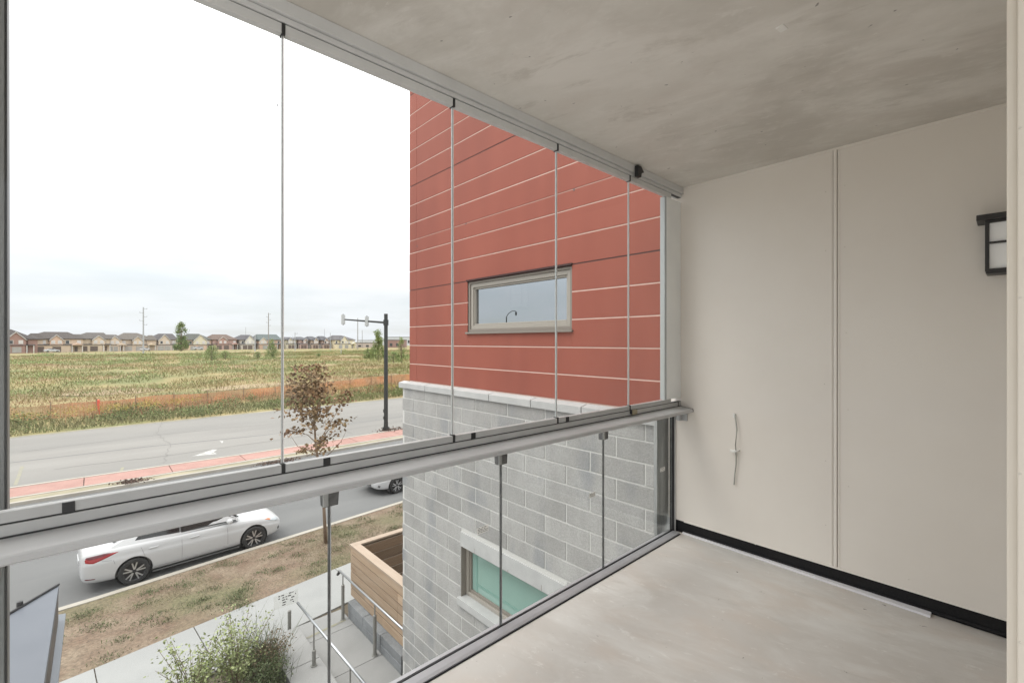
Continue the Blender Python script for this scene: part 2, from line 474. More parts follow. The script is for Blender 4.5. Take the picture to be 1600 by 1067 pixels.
M['leaf_green'] = mat('fresh green leaves', (0.19, 0.23, 0.075), 0.6, 0, (0.28, 0.31, 0.15), 5, 3, island=0.4)
M['leaf_tree'] = mat('poplar leaves', (0.14, 0.20, 0.075), 0.75, 0, (0.21, 0.25, 0.085), 0.25, 3, island=0.4)
M['leaf_pale'] = mat('pale bush leaves', (0.22, 0.27, 0.09), 0.75, 0, (0.17, 0.22, 0.08), 0.3, 3, island=0.35)
M['leaf_dark'] = mat('low shrub leaves', (0.085, 0.11, 0.045), 0.7, island=0.4)
M['grass_red'] = mat('russet ornamental grass', (0.16, 0.12, 0.075), 0.8, island=0.4)
M['bark'] = mat('young bark', (0.16, 0.11, 0.075), 0.85, 0, (0.22, 0.165, 0.12), 8, 4)
M['mulch'] = mat('planting bed mulch', (0.07, 0.055, 0.04), 0.95, 0, (0.11, 0.09, 0.06), 6, 6, bump=0.8, bscale=25)
M['wood'] = mat('new cedar board', (0.36, 0.268, 0.188), 0.7, 0, (0.31, 0.215, 0.14), 3.0, 7, 0.38, 0.62, (0.20, 0.115, 0.06), 2.4, 0.08, 60, island=0.2, world=True, stretch=(1, 0.5, 6), lo3=0.62, hi3=0.74)
M['gap_shade'] = mat('dark joint', (.05, .03, .018), .9)  # dark colour stands for the shade between fence boards
M['wood_cap'] = mat('cedar cap board', (0.36, 0.285, 0.22), 0.7, 0, (0.32, 0.245, 0.185), 3, 5, stretch=(6, 0.6, 1), island=0.06)
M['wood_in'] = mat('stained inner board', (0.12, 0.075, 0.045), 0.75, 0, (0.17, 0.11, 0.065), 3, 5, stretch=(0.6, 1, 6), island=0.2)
M['steel'] = mat('stainless rail', (0.36, 0.37, 0.38), 0.28, 0.8)
M['post_grey'] = mat('grey post sleeve', (0.17, 0.168, 0.155), 0.6, 0, (0.21, 0.205, 0.19), 10)
M['yellow'] = mat('faded yellow paint', (0.235, 0.22, 0.14), 0.85, 0, (0.19, 0.185, 0.165), 6, 6)
M['white_paint'] = mat('worn road paint', (0.42, 0.415, 0.40), 0.8, 0, (0.23, 0.225, 0.21), 5, 7, 0.42, 0.6)
M['white_line'] = mat('worn lane paint', (0.5, 0.5, 0.49), 0.8, 0, (0.3, 0.3, 0.295), 8, 7, 0.4, 0.7)
M['pole_dark'] = mat('dark green-black pole', (0.022, 0.024, 0.022), 0.5)
M['signal'] = mat('grey signal housing', (0.42, 0.43, 0.42), 0.6)
M['car_white'] = mat('white car paint', (0.44, 0.44, 0.445), 0.2, 0, spec=0.6)
M['car_glass'] = mat('dark car glass', (0.008, 0.009, 0.010), 0.06, spec=0.45)
M['tyre'] = mat('tyre rubber', (0.022, 0.022, 0.022), 0.85)
M['rim'] = mat('machined alloy', (0.55, 0.55, 0.56), 0.3, 0.8)
M['rim_dark'] = mat('dark alloy pocket', (0.03, 0.03, 0.032), 0.5, 0.3)
M['tail_red'] = mat('red lens', (0.26, 0.008, 0.012), 0.12, spec=0.8)
M['tail_dark'] = mat('smoked lens', (0.10, 0.012, 0.018), 0.12, spec=0.8)
M['lens'] = mat('clear lens', (0.45, 0.47, 0.48), 0.08, 0.4, spec=0.8)
M['amber'] = mat('amber lens', (0.62, 0.16, 0.03), 0.15)
M['gap'] = mat('shut line', (0.10, 0.10, 0.10), 0.8)
M['canopy'] = mat('blue grey canopy sheet', (0.092, 0.102, 0.122), 0.5, 0.0, (0.11, 0.12, 0.14), 1.2, 6, 0.35, 0.65, bump=0.03, bscale=8)
M['canopy_side'] = mat('weathered brown fascia', (0.075, 0.062, 0.052), 0.7, 0, (0.12, 0.10, 0.085), 4, 5, stretch=(3, 1, 1))
M['canopy_edge'] = mat('grey blue flashing', (0.15, 0.162, 0.18), 0.4, 0.3)
M['post_left'] = mat('grey mullion', (0.185, 0.19, 0.19), 0.45, 0.1, (0.215, 0.22, 0.22), 3)
M['lamp_black'] = mat('black lantern metal', (0.022, 0.02, 0.019), 0.45)
M['lamp_glass'] = mat('frosted lantern glass', (0.92, 0.93, 0.93), 0.6)
M['cable'] = mat('grey cable', (0.34, 0.34, 0.31), 0.6)
M['plate'] = mat('white plastic', (0.75, 0.74, 0.71), 0.4)
M['sticker'] = mat('white paper sticker', (0.8, 0.8, 0.77), 0.6)
M['sticker_clear'] = glass_mat('clear film', (0.96, 0.96, 0.95), 0.014)
M['ink'] = mat('black print', (0.09, 0.09, 0.09), 0.6)
M['leaf_litter'] = mat('fallen leaves', (0.10, 0.06, 0.045), 0.9, island=0.4)

# ------------------------------------------------------------------ ground, street, field
def lerp(pts, x):
    pts = sorted(pts)
    if x <= pts[0][0]:
        a, b = pts[0], pts[1]
    elif x >= pts[-1][0]:
        a, b = pts[-2], pts[-1]
    else:
        for a, b in zip(pts, pts[1:]):
            if a[0] <= x <= b[0]: break
    return a[1] + (b[1] - a[1]) * (x - a[0]) / (b[0] - a[0])
# street edges, surveyed: Y as a function of X
KERB = [(-40, 12.2), (-0.5, 14.25), (1.9, 14.53), (8.4, 15.23), (40, 18.0), (160, 27)]
SWF = [(-40, 6.8), (-0.46, 11.12), (1.48, 11.42), (4.95, 11.9), (40, 16.0)]
SWN = [(-40, 5.0), (2.03, 9.86), (4.05, 10.15), (40, 14.2)]
MEDN = [(-60, 23.0), (-2.4, 24.75), (1, 24.75), (7, 24.9), (14, 25.3), (60, 28.5), (160, 36)]
MEDRN = [(-60, 23.9), (-2.5, 25.55), (3.8, 25.55), (14.2, 25.85), (60, 28.9), (160, 37)]
MEDF = [(-60, 26.0), (-2.65, 27.3), (7.4, 27.1), (15.3, 27.75), (60, 31.5), (160, 39)]
FAR = [(-60, 39.3), (-4.1, 42.45), (1.7, 43.0), (12.2, 43.5), (24.4, 44.2), (60, 47), (160, 55)]
def strip(name, lo, hi, z, m, xs, parent=None, kind='structure', thick=None):
    b = MB()
    for x0, x1 in zip(xs, xs[1:]):
        p = [(x0, lerp(lo, x0), z), (x1, lerp(lo, x1), z), (x1, lerp(hi, x1), z), (x0, lerp(hi, x0), z)]
        b.quad(*p)
    if thick:                                            # skirts front and back
        for L_ in (lo, hi):
            for x0, x1 in zip(xs, xs[1:]):
                b.quad((x0, lerp(L_, x0), z), (x1, lerp(L_, x1), z), (x1, lerp(L_, x1), z - thick), (x0, lerp(L_, x0), z - thick))
    o = b.build(name, m, parent)
    if kind: o['kind'] = kind
    return o
XS = [-60, -40, -20, -10, -5, -2.5, 0, 1, 2, 3, 4, 5, 6, 8, 10, 12, 14, 16, 20, 25, 30, 40, 60, 100, 160]
b = MB(); b.quad((-700, -400, -0.03), (900, -400, -0.03), (900, 60, -0.03), (-700, 60, -0.03))
M['bounce_ground'] = mat('unseen ground paled for bounce', (0.36, 0.355, 0.34), 0.9, 0, (0.40, 0.395, 0.38), 1.0)  # unseen ground made pale to bounce light up to the ceiling
tag(b.build('ground', M['bounce_ground']), kind='structure')
strip('road', [(x, y - 0.1) for x, y in KERB], [(x, y + 0.1) for x, y in MEDN], 0.0, M['asphalt_near'], XS)
strip('road', [(x, y - 0.1) for x, y in MEDF], [(x, y + 0.6) for x, y in FAR], 0.0, M['asphalt'], XS)
# near kerb
def kerb(name, line, w_, z, xs, m, label=None):
    b = MB()
    for x0, x1 in zip(xs, xs[1:]):
        y0, y1 = lerp(line, x0), lerp(line, x1)
        b.add([(x0, y0, -0.02), (x1, y1, -0.02), (x1, y1 - w_, -0.02), (x0, y0 - w_, -0.02), (x0, y0, z), (x1, y1, z), (x1, y1 - w_, z), (x0, y0 - w_, z)],
              [(0, 1, 5, 4), (4, 5, 6, 7), (3, 2, 6, 7)])
    o = b.build(name, m); o['kind'] = 'structure'
    return o
kerb('kerb', KERB, 0.17, 0.13, XS[1:21], M['conc_kerb'])
# lane line on the near carriageway, arrow remains on the far one
def paint(name, pts, z, m):
    b = MB(); b.add([(p[0], p[1], z) for p in pts], [tuple(range(len(pts)))]); o = b.build(name, m); o['kind'] = 'structure'; return o
b = MB()
LN = [(-40, 21.6), (3.0, 23.35), (13.1, 23.8), (60, 26.5)]
for x0, x1 in zip([-40, -10, 0, 3, 8, 13.1, 30], [-10, 0, 3, 8, 13.1, 30, 60]):
    b.quad((x0, lerp(LN, x0), 0.004), (x1, lerp(LN, x1), 0.004), (x1, lerp(LN, x1) + 0.1, 0.004), (x0, lerp(LN, x0) + 0.1, 0.004))
b.build('lane_line', M['white_line'])['kind'] = 'structure'
ar = [G(300, 713), G(318, 707), G(332, 702), G(340, 702), G(334, 706), G(339, 709), G(318, 711)]
paint('turn_arrow', ar, 0.004, M['white_paint'])
paint('turn_arrow', [G(343, 688), G(349, 689), G(347, 693)], 0.004, M['white_paint'])
paint('lane_line', [G(612, 698), G(626, 695.6), G(626, 697.0), G(612, 699.4)], 0.008, M['white_paint'])
for px0, py0, px1, py1 in ((24, 758, 35, 728), (189, 737, 192, 730)):
    a, c = G(px0, py0), G(px1, py1)
    paint('yellow_mark', [(a.x - 0.06, a.y), (a.x + 0.06, a.y), (c.x + 0.06, c.y), (c.x - 0.06, c.y)], 0.006, M['yellow'])
# tyre-darkened seam of the far carriageway
b = MB()
SEAM = [(-60, 31.0), (-3.4, 33.6), (2, 33.4), (8, 32.4), (20, 33.0), (60, 36)]
for x0, x1 in zip(XS, XS[1:]):
    if x1 <= 60: b.quad((x0, lerp(SEAM, x0), 0.004), (x1, lerp(SEAM, x1), 0.004), (x1, lerp(SEAM, x1) + 0.12, 0.004), (x0, lerp(SEAM, x0) + 0.12, 0.004))
b.build('road_seam', M['asphalt_near'])['kind'] = 'structure'

def crack(pts, wd):
    b = MB(); P = []
    for (xa, ya), (xb, yb) in zip(pts, pts[1:]):
        n = 8
        for k in range(n):
            f = k / n
            P.append((xa + (xb-xa)*f + random.gauss(0, .05), ya + (yb-ya)*f + random.gauss(0, .05)))
    P.append(pts[-1])
    for p, q in zip(P, P[1:]):
        b.quad((p[0] - wd, p[1] - wd, .007), (q[0] - wd, q[1] - wd, .007), (q[0] + wd, q[1] + wd, .007), (p[0] + wd, p[1] + wd, .007))
    b.build('road_crack', M['crack'])['kind'] = 'structure'
crack([(-3, 36.5), (3, 37.2), (9, 36.6), (17, 37.6), (26, 38.2)], .018)
crack([(2.5, 28.4), (3.2, 33), (3.0, 38), (3.6, 42.5)], .014)
crack([(12.5, 29.0), (12.0, 34), (12.8, 39), (12.4, 43)], .014)
crack([(-1.5, 30.5), (4, 30.1), (10, 30.4), (18, 31.2)], .02)
# median: sandy strip with pale kerbs and red stamped panels
med = empty('median', (0, 25, 0)); med['kind'] = 'structure'
strip('sand_strip', MEDN, MEDRN, 0.10, M['sand'], XS, med, None)
kerb_lines = [(MEDN, 0.1), (MEDRN, 0.1), (MEDF, 0.12)]
for ln, z in kerb_lines:
    b = MB()
    xs = XS
    for x0, x1 in zip(xs, xs[1:]):
        y0, y1 = lerp(ln, x0), lerp(ln, x1)
        b.add([(x0, y0 - .09, -.02), (x1, y1 - .09, -.02), (x1, y1 + .09, -.02), (x0, y0 + .09, -.02), (x0, y0 - .09, z+.02), (x1, y1 - .09, z+.02), (x1, y1 + .09, z+.02), (x0, y0 + .09, z+.02)],
              [(0, 1, 5, 4), (4, 5, 6, 7), (3, 2, 6, 7)])
    b.build('kerb', M['conc_kerb'], med)
x = -21.0
while x < 45:
    x1 = x + 2.92
    b = MB()
    lo0, lo1, hi0, hi1 = lerp(MEDRN, x) + .1, lerp(MEDRN, x1) + .1, lerp(MEDF, x) - .1, lerp(MEDF, x1) - .1
    b.add([(x, lo0, 0), (x1, lo1, 0), (x1, hi1, 0), (x, hi0, 0), (x, lo0, .125), (x1, lo1, .125), (x1, hi1, .125), (x, hi0, .125)],
          [(0,3,2,1),(4,5,6,7),(0,1,5,4),(1,2,6,5),(2,3,7,6),(3,0,4,7)])
    b.build('red_panel', M['paver_red'], med)
    x += 2.95
# verge, sidewalk
def between(lo, hi, n, x0, x1, z):
    X = rng.uniform(x0, x1, n)
    a = np.array([lerp(lo, q) for q in X]); c = np.array([lerp(hi, q) for q in X])
    return np.stack([X, a + (c - a) * rng.uniform(0, 1, n), np.full(n, z)], 1)
vx_ = np.linspace(-14, 34, 97); 
b = MB()
for i in range(96):
    for j in range(8):
        q = []
        for (ii, jj) in ((i, j), (i+1, j), (i+1, j+1), (i, j+1)):
            xx = float(vx_[ii]); y0 = lerp(SWF, xx); y1 = lerp(KERB, xx) - 0.165
            yy = y0 + (y1 - y0) * jj / 8
            zz = 0.115 + 0.035 * mnoise.noise(Vector((xx*0.9, yy*0.9, 0))) * (0 if jj in (0, 8) else 1)
            q.append((xx, yy, zz))
        b.quad(*q)
o = b.build('verge', M['dirt'], smooth='all'); o['kind'] = 'structure'
walk = empty('sidewalk', (0, 10, 0)); walk['kind'] = 'structure'
JX = [-8.4, -6.6, -4.8, -3.0, -1.5, -0.02, 1.5, 4.6, 6.4, 8.2]
for x0, x1 in zip(JX, JX[1:]):
    g_ = 0.008
    b = MB()
    P = []
    for z in (0.0, 0.13):
        P += [(x0+g_+0.12, lerp(SWN, x0), z), (x1-g_+0.12, lerp(SWN, x1), z), (x1-g_, lerp(SWF, x1), z), (x0+g_, lerp(SWF, x0), z)]
    b.add(P, [(0,3,2,1),(4,5,6,7),(0,1,5,4),(1,2,6,5),(2,3,7,6),(3,0,4,7)])
    b.build('slab', M['conc_walk'], walk, bevel=0.006)
b = MB(); b.add([(-9, 5.5, .10), (9, 5.5, .10), (9, lerp(SWF, 9) - .05, .10), (-9, lerp(SWF, -9) - .05, .10)], [(0, 1, 2, 3)])
b.build('bedding', M['mulch'], walk)

# path to the entrance, with joints
path = empty('path', (3.4, 8.5, 0)); path['kind'] = 'structure'
for y0, y1 in ((9.28, 9.98), (8.02, 9.27), (6.7, 8.01), (5.4, 6.69)):
    MB().box((3.0, y0, 0.0), (4.0, y1 if y1 < 9.9 else 9.98, 0.128)).build('slab', M['conc_path'], path, bevel=0.006)
b = MB(); b.quad((3.05, 9.42, .134), (3.92, 9.5, .134), (3.92, 9.56, .134), (3.05, 9.48, .134)); b.build('yellow_line', M['yellow'], path)

# field: one sheet, rising gently to the houses, to the horizon
def fh(x, y):
    base = lerp(FAR, x) if x < 160 else 55 + (x - 160) * .08
    s = max(0.0, y - base - .2)
    k = min(1.0, s / 150.0)
    h = 1.42 * (k * k * (3 - 2 * k)) + (0.06 if s > 0 else 0)
    amp = min(1, s / 12.0) * (1 if s < 130 else max(0, 1 - (s - 130) / 40))
    h += amp * 0.42 * mnoise.noise(Vector((x * .05, y * .07, 1.3))) + amp * 0.14 * mnoise.noise(Vector((x * .22, y * .28, 4.1)))
    return max(h, 0.012) if s > 0 else h
xs_ = sorted(set(list(np.arange(-60, 130, 2.5)) + [-2500, -1200, -600, -300, -150, -90, 150, 190, 260, 400, 700, 1300, 2500]))
fy_ = [0, .4, 1, 2, 3.5, 5, 7, 9, 11, 13, 16, 19, 22, 26, 30, 34, 38, 43, 48, 54, 60, 67, 74, 82, 90, 100, 110, 122, 135, 150, 170, 200, 260, 400, 700, 1500, 3000]
V = []; F = []
for xx in xs_:
    base = lerp(FAR, max(-60, min(160, xx)))
    for s in fy_:
        V.append((xx, base + s, fh(max(-60, min(160, xx)), base + s) - (0.0 if s > 0 else 0.02)))
ny = len(fy_)
for i in range(len(xs_) - 1):
    for j in range(ny - 1):
        F.append((i*ny+j, (i+1)*ny+j, (i+1)*ny+j+1, i*ny+j+1))
fo = np_mesh('field', V, F, M['field'], kind='structure')
fo.data.polygons.foreach_set('use_smooth', [True] * len(fo.data.polygons))
b = MB()          # worn shoulder where the far road meets the weeds
for x0, x1 in zip(XS, XS[1:]):
    if x1 > 60: break
    for k in range(6):
        xa, xb = x0 + (x1-x0)*k/6, x0 + (x1-x0)*(k+1)/6
        wa, wb = (0.35 + .3*mnoise.noise(Vector((q*.8, 3, 0))) for q in (xa, xb))
        b.quad((xa, lerp(FAR, xa) - wa, .008), (xb, lerp(FAR, xb) - wb, .008), (xb, lerp(FAR, xb) + .55, .012), (xa, lerp(FAR, xa) + .55, .012))
b.build('road_shoulder', M['sand'])['kind'] = 'structure'

# a pale bare patch and heaps beyond the orange fence
def patch(name, cx_, cy_, rx_, ry_, m, dz=0.05):
    b = MB(); c = []
    n = 28
    for k in range(n):
        a = 2*PI*k/n
        r = 1 + .3*mnoise.noise(Vector((math.cos(a)*1.5 + cx_, math.sin(a)*1.5, cy_)))
        X_, Y_ = cx_ + rx_*r*math.cos(a), cy_ + ry_*r*math.sin(a)
        c.append((X_, Y_, fh(X_, Y_) + dz))
    b.add(c + [(cx_, cy_, fh(cx_, cy_) + dz + .08)], [(k, (k+1) % n, n) for k in range(n)])
    o = b.build(name, m); o['kind'] = 'structure'
M['bare'] = mat('bare pale soil', (0.27, 0.20, 0.13), 0.95, 0, (0.24, 0.19, 0.095), 0.8, 6, bump=0.4, bscale=6, fine=0.15)
for px, py, rx_, ry_ in ((178, 606, 4.5, 4.2), (390, 600, 6, 2.6), (612, 583, 5, 2.5)):
    p = G(px, py, 0.5); patch('bare_soil', p.x, p.y, rx_, ry_, M['bare'])

def scatter_field(n, s0, s1, x0, x1, power=1.0):
    X = rng.uniform(x0, x1, n)
    S = s0 + (s1 - s0) * rng.uniform(0, 1, n) ** power
    base = np.array([lerp(FAR, q) for q in X])
    Y = base + S
    # only inside the wedge the balcony can see, with margin
    keep = (X > -0.28*Y) & (X < 0.72*Y)
    X, Y = X[keep], Y[keep]
    Z = np.array([fh(a, c) for a, c in zip(X, Y)]) - 0.03
    return np.stack([X, Y, Z], 1)
P = scatter_field(150000, 6, 165, -60, 130, 1.25)
dens = np.array([mnoise.noise(Vector((p[0]*.09, p[1]*.13, 7))) for p in P])
Sd = np.array([p[1] - lerp(FAR, p[0]) for p in P])
P = P[(dens > -0.3) & ((Sd > 24 + 10*dens) | (rng.uniform(size=len(P)) < .22))]
Vv, Ff = blades(P, 0.42, 0.085, 1.1)
np_mesh('meadow_grass', Vv, Ff, M['field_grass'], kind='stuff')
P = scatter_field(7000, 5, 140, -50, 130, 1.2)
dens = np.array([mnoise.noise(Vector((p[0]*.06, p[1]*.1, 17))) for p in P])
Sd = np.array([p[1] - lerp(FAR, p[0]) for p in P])
P = P[(dens > 0.0) & (Sd > 20)]
Q = np.repeat(P, 22, axis=0) + rng.normal(size=(len(P)*22, 3)) * np.array([.6, .6, .14]) + np.array([0, 0, .22])
Vv, Ff = leaves(Q, 0.17, .6)
np_mesh('meadow_weeds', Vv, Ff, M['leaf_pale'], kind='stuff')
P = scatter_field(30000, 9, 34, -50, 80, 1.0)
Vv, Ff = blades(P, 0.28, 0.05, 1.4)
np_mesh('dry_grass', Vv, Ff, M['dry_grass'], kind='stuff')
P = scatter_field(420, 45, 150, -50, 130, 1.0)
dens = np.array([mnoise.noise(Vector((p[0]*.03, p[1]*.04, 77))) for p in P])
P = P[dens > 0.02]
Q = np.repeat(P, 120, axis=0) + rng.normal(size=(len(P)*120, 3)) * np.array([1.1, .8, .38]) + np.array([0, 0, .55])
Vv, Ff = leaves(Q, 0.26, .6)
np_mesh('meadow_shrubs', Vv, Ff, M['leaf_pale'], kind='stuff')
# weed belt along the far road edge
P = scatter_field(26000, .2, 6.5, -45, 60, 1.0)
Vv, Ff = blades(P, 0.30, 0.05, 1.0)
np_mesh('roadside_grass', Vv, Ff, M['weed'], kind='stuff')
P = scatter_field(1500, .5, 8.0, -45, 60, 1.0)
dens = np.array([mnoise.noise(Vector((p[0]*.25, p[1]*.3, 27))) for p in P])
P = P[dens > 0.06]
Q = np.repeat(P, 45, axis=0) + rng.normal(size=(len(P)*45, 3)) * np.array([.36, .34, .24]) + np.array([0, 0, .42])
Vv, Ff = leaves(Q, 0.13, .6)
np_mesh('roadside_weeds', Vv, Ff, M['weed_dark'], kind='stuff')
P = scatter_field(900, 3.0, 8.5, -45, 60, 1.0)
dens = np.array([mnoise.noise(Vector((p[0]*.12, p[1]*.2, 37))) for p in P])
P = P[dens > 0.12]
Q = np.repeat(P, 26, axis=0) + rng.normal(size=(len(P)*26, 3)) * np.array([.3, .3, .12]) + np.array([0, 0, .9])
Vv, Ff = leaves(Q, 0.10, .6)
np_mesh('goldenrod_flowers', Vv, Ff, M['goldenrod'], kind='stuff')
P = scatter_field(9000, 4.5, 11.5, -45, 60, 1.0)
dens = np.array([mnoise.noise(Vector((p[0]*.15, p[1]*.2, 47))) for p in P])
P = P[dens > -0.1]
Vv, Ff = blades(P, 0.75, 0.06, 0.5)
np_mesh('dry_stalks', Vv, Ff, M['dry_stalk'], kind='stuff')
# verge tufts near the kerb
P = between(SWF, [(x, y - .2) for x, y in KERB], 42000, -9, 11, 0.115)
dens = np.array([mnoise.noise(Vector((p[0]*.5, p[1]*.7, 57))) + .14*(p[0]-5)*.3 for p in P])
Vv, Ff = blades(P[dens > -0.05], 0.03, 0.009, 2.2)
np_mesh('verge_grass', Vv, Ff, M['verge_grass'], kind='stuff')
cl = between(SWF, [(x, y - .3) for x, y in KERB], 75, -3, 9, 0.12)
Q = np.repeat(cl, 110, axis=0) + rng.normal(size=(len(cl)*110, 3)) * np.array([.15, .09, .008])
Vv, Ff = blades(Q, 0.04, 0.012, 2.0)
np_mesh('verge_weeds', Vv, Ff, M['verge_green'], kind='stuff')

# ------------------------------------------------------------------ balcony shell
Xw, Yg = 3.45, 1.77               # side wall plane, inner face of the glazing
ZF, ZC = EYE - 1.528, EYE + 1.223
tag(MB().box((-2.4, -1.6, ZF - .2), (Xw + .1, Yg + .0535, ZF)).build('floor', M['conc_floor']), kind='structure')
b = MB().box((-2.4, -1.6, ZC), (Xw + .2, 1.9, ZC + .22))
tag(b.build('ceiling', M['conc_ceil']), kind='structure')
# small chipped hole in the soffit with white plug
p = atT(1221, 44, (ZC - EYE) / ((533.5 - 44) / 711))
hole = MB(); hole.prism([(p.x - .022, p.y - .012, ZC - .004), (p.x + .018, p.y - .016, ZC - .004), (p.x + .024, p.y + .01, ZC - .004), (p.x - .014, p.y + .016, ZC - .004)], (0, 0, .006))
tag(hole.build('plaster_patch', M['plate']), 'small white plaster chip stuck on the concrete ceiling', 'plaster patch')
for px, py in ((560, 35), (980, 60), (1035, 165), (1130, 210), (1400, 120), (1010, 120)):
    pass

wall = empty('panel_wall', (Xw, 0.8, ZF), 0, 'beige boarded side wall with a vertical seam and a black strip at its foot', 'wall')
zb = onX(1051.5, 809.5, Xw).z
SEAMY = onX(1305, 600, Xw).y
MB().box((Xw + .003, SEAMY + .012, zb), (Xw + .15, 1.88, ZC - .002)).build('wall_panel', M['panel'], wall)
MB().box((Xw + .003, -.6, zb), (Xw + .15, SEAMY - .012, ZC - .002)).build('wall_panel', M['panel'], wall)
b = MB().box((Xw - .004, SEAMY - .009, zb + .004), (Xw + .02, SEAMY + .009, ZC - .012))
b.build('joint_batten', M['panel_trim'], wall, bevel=.0025)
for s in (-1, 1):
    MB().box((Xw - .001, SEAMY + s*.020 - .003, zb + .002), (Xw + .02, SEAMY + s*.020 + .003, ZC - .01)).build('batten_flange', M['panel_trim'], wall, bevel=.001)
MB().box((Xw - .003, -.6, ZC - .014), (Xw + .02, 1.75, ZC - .0005)).build('top_trim', M['panel_trim'], wall)
MB().box((Xw - .003, -.6, zb - .003), (Xw + .02, 1.745, zb + .009)).build('bottom_trim', M['panel_trim'], wall)
MB().box((Xw + .012, -.6, ZF + .0005), (Xw + .10, 1.86, zb - .003)).build('membrane', M['membrane'], wall)
y_end = onX(1455, 950, Xw).y
b = MB(); b.add([(Xw - .045, y_end, ZF + .001), (Xw + .012, y_end, ZF + .001), (Xw + .012, y_end, ZF + .016), (Xw - .045, y_end, ZF + .014),
                 (Xw - .008, 1.755, ZF + .001), (Xw + .012, 1.755, ZF + .001), (Xw + .012, 1.755, ZF + .016), (Xw - .008, 1.755, ZF + .014)],
                [(0, 1, 2, 3), (4, 7, 6, 5), (0, 4, 5, 1), (1, 5, 6, 2), (2, 6, 7, 3), (3, 7, 4, 0)])
b.build('floor_strip', M['strip'], wall)
b = MB().tube([(Xw + .006, -.6, ZF + .018), (Xw + .006, 1.75, ZF + .018)], .007, 6); b.build('edge_roll', M['membrane'], wall)
scr = MB().lathe([(0.0001, -.0022), (.0026, -.0014), (.0034, 0), (.0034, .002)], 8, 'x')
s0 = None
for px, py in ((1290, 392), (1320, 386), (1288, 600), (1322, 520), (1325, 640), (1290, 720), (1326, 760), (1290, 820), (1085, 470), (1083, 655), (1290, 300), (1320, 290), (1086, 340), (1420, 905), (1180, 850)):
    p = onX(px, py, Xw + .003)
    if s0 is None:
        s0 = scr.build('screw_head', M['screw'], wall, loc=None, world=False); s0.location = p - wall.location
    else: inst(s0, wall, p - wall.location)

# door jamb beside the camera
jb = empty('door_jamb', (1.2, 0, ZF), 0, 'pale beige painted door jamb with screws, nearest upright at the edge of the view', 'door jamb')
MB().box((1.205, -.32, ZF + .001), (1.36, .0032, ZC - .001)).build('frame', M['jamb'], jb, bevel=.002)
MB().box((1.196, -.32, ZF + .001), (1.206, -.0095, ZC - .0015)).build('cover_strip', M['jamb'], jb, bevel=.002)
for py in (200, 465, 740, 1003):
    a, c_, d_ = ray(1594, py); t = 1.196 / a
    b = MB().lathe([(.0001, -.0014), (.002, -.001), (.0026, .001)], 8, 'x', (1.196, c_*t, EYE + d_*t)); b.build('screw_head', M['screw'], jb)
bw = MB().box((1.365, -.75, ZF + .001), (Xw + .002, -.6, ZC - .001)).build('back_wall', M['panel'])
tag(bw, 'beige back wall hidden behind the door jamb', 'wall')

# lantern on the side wall
lz0, lz1 = onX(1540, 430, Xw - .06).z, onX(1530, 341, Xw - .06).z
ly1 = onX(1539, 400, Xw - .12).y
lw_ = .19
lan = empty('wall_lantern', (Xw, ly1 - lw_/2, lz0), 0, 'black wall lantern with frosted glass and a flat overhanging cap on the beige wall', 'lantern')
y0, y1 = ly1 - lw_, ly1
x0, x1 = Xw - .125, Xw + .003
MB().box((Xw - .014, y0 + .03, lz0 + .03), (x1, y1 - .03, lz1 - .03)).build('back_plate', M['lamp_black'], lan, bevel=.002)
b = MB()
bt = .013
for (xa, ya) in ((x0, y0), (x0, y1 - bt), (x1 - .03, y0), (x1 - .03, y1 - bt)): b.box((xa, ya, lz0 + .012), (xa + bt, ya + bt, lz1 - .03))
zm = onX(1550, 379, x0).z
for zz, h in ((lz0 + .012, bt), (zm - .005, .010), (lz1 - .043, bt)):
    b.box((x0 + .001, y0 + bt, zz), (x0 + bt - .001, y1 - bt, zz + h))
    for ya in (y0, y1 - bt): b.box((x0 + bt, ya + .001, zz), (x1 - .03, ya + bt - .001, zz + h))
b.build('cage', M['lamp_black'], lan)
MB().box((x0 + .016, y0 + .016, lz0 + .02), (x1 - .016, y1 - .016, lz1 - .035)).build('glass_box', M['lamp_glass'], lan)
MB().box((x0 - .03, y0 - .03, lz1 - .030), (x1, y1 + .03, lz1 - .002)).build('cap', M['lamp_black'], lan, bevel=.003)
MB().box((x0 + .004, y0 + .004, lz0), (x1 - .01, y1 - .004, lz0 + .0125)).build('base', M['lamp_black'], lan, bevel=.002)

# cable out of the side wall
a_ = onX(1149, 650, Xw - .012); m_p = onX(1150, 705, Xw - .016); e_p = onX(1147, 757, Xw - .010)
cb = empty('loose_cable', (Xw, a_.y, e_p.z), 0, 'short grey cable hanging on the beige wall through a small white plate', 'cable')
b = MB().tube([onX(1149, 647, Xw + .004), a_, onX(1151.5, 672, Xw - .02), onX(1149, 695, Xw - .03), m_p, onX(1150, 725, Xw - .012), onX(1148, 742, Xw - .010), e_p], .0042, 8)
b.build('cord', M['cable'], cb, smooth='all')
c_ = onX(1148.5, 704, Xw)
b = MB().prism([(Xw + .003, c_.y - .034, c_.z + .004), (Xw + .003, c_.y + .036, c_.z - .004), (Xw - .02, c_.y + .03, c_.z - .006), (Xw - .032, c_.y, c_.z - .010), (Xw - .02, c_.y - .03, c_.z + .002)], (0, 0, .010))
b.build('plate', M['plate'], cb, bevel=.002)
b = MB().box((Xw - .006, a_.y + .008, a_.z - .015), (Xw + .003, a_.y + .02, a_.z + .018)); b.build('clip', M['plate'], cb, bevel=.001)

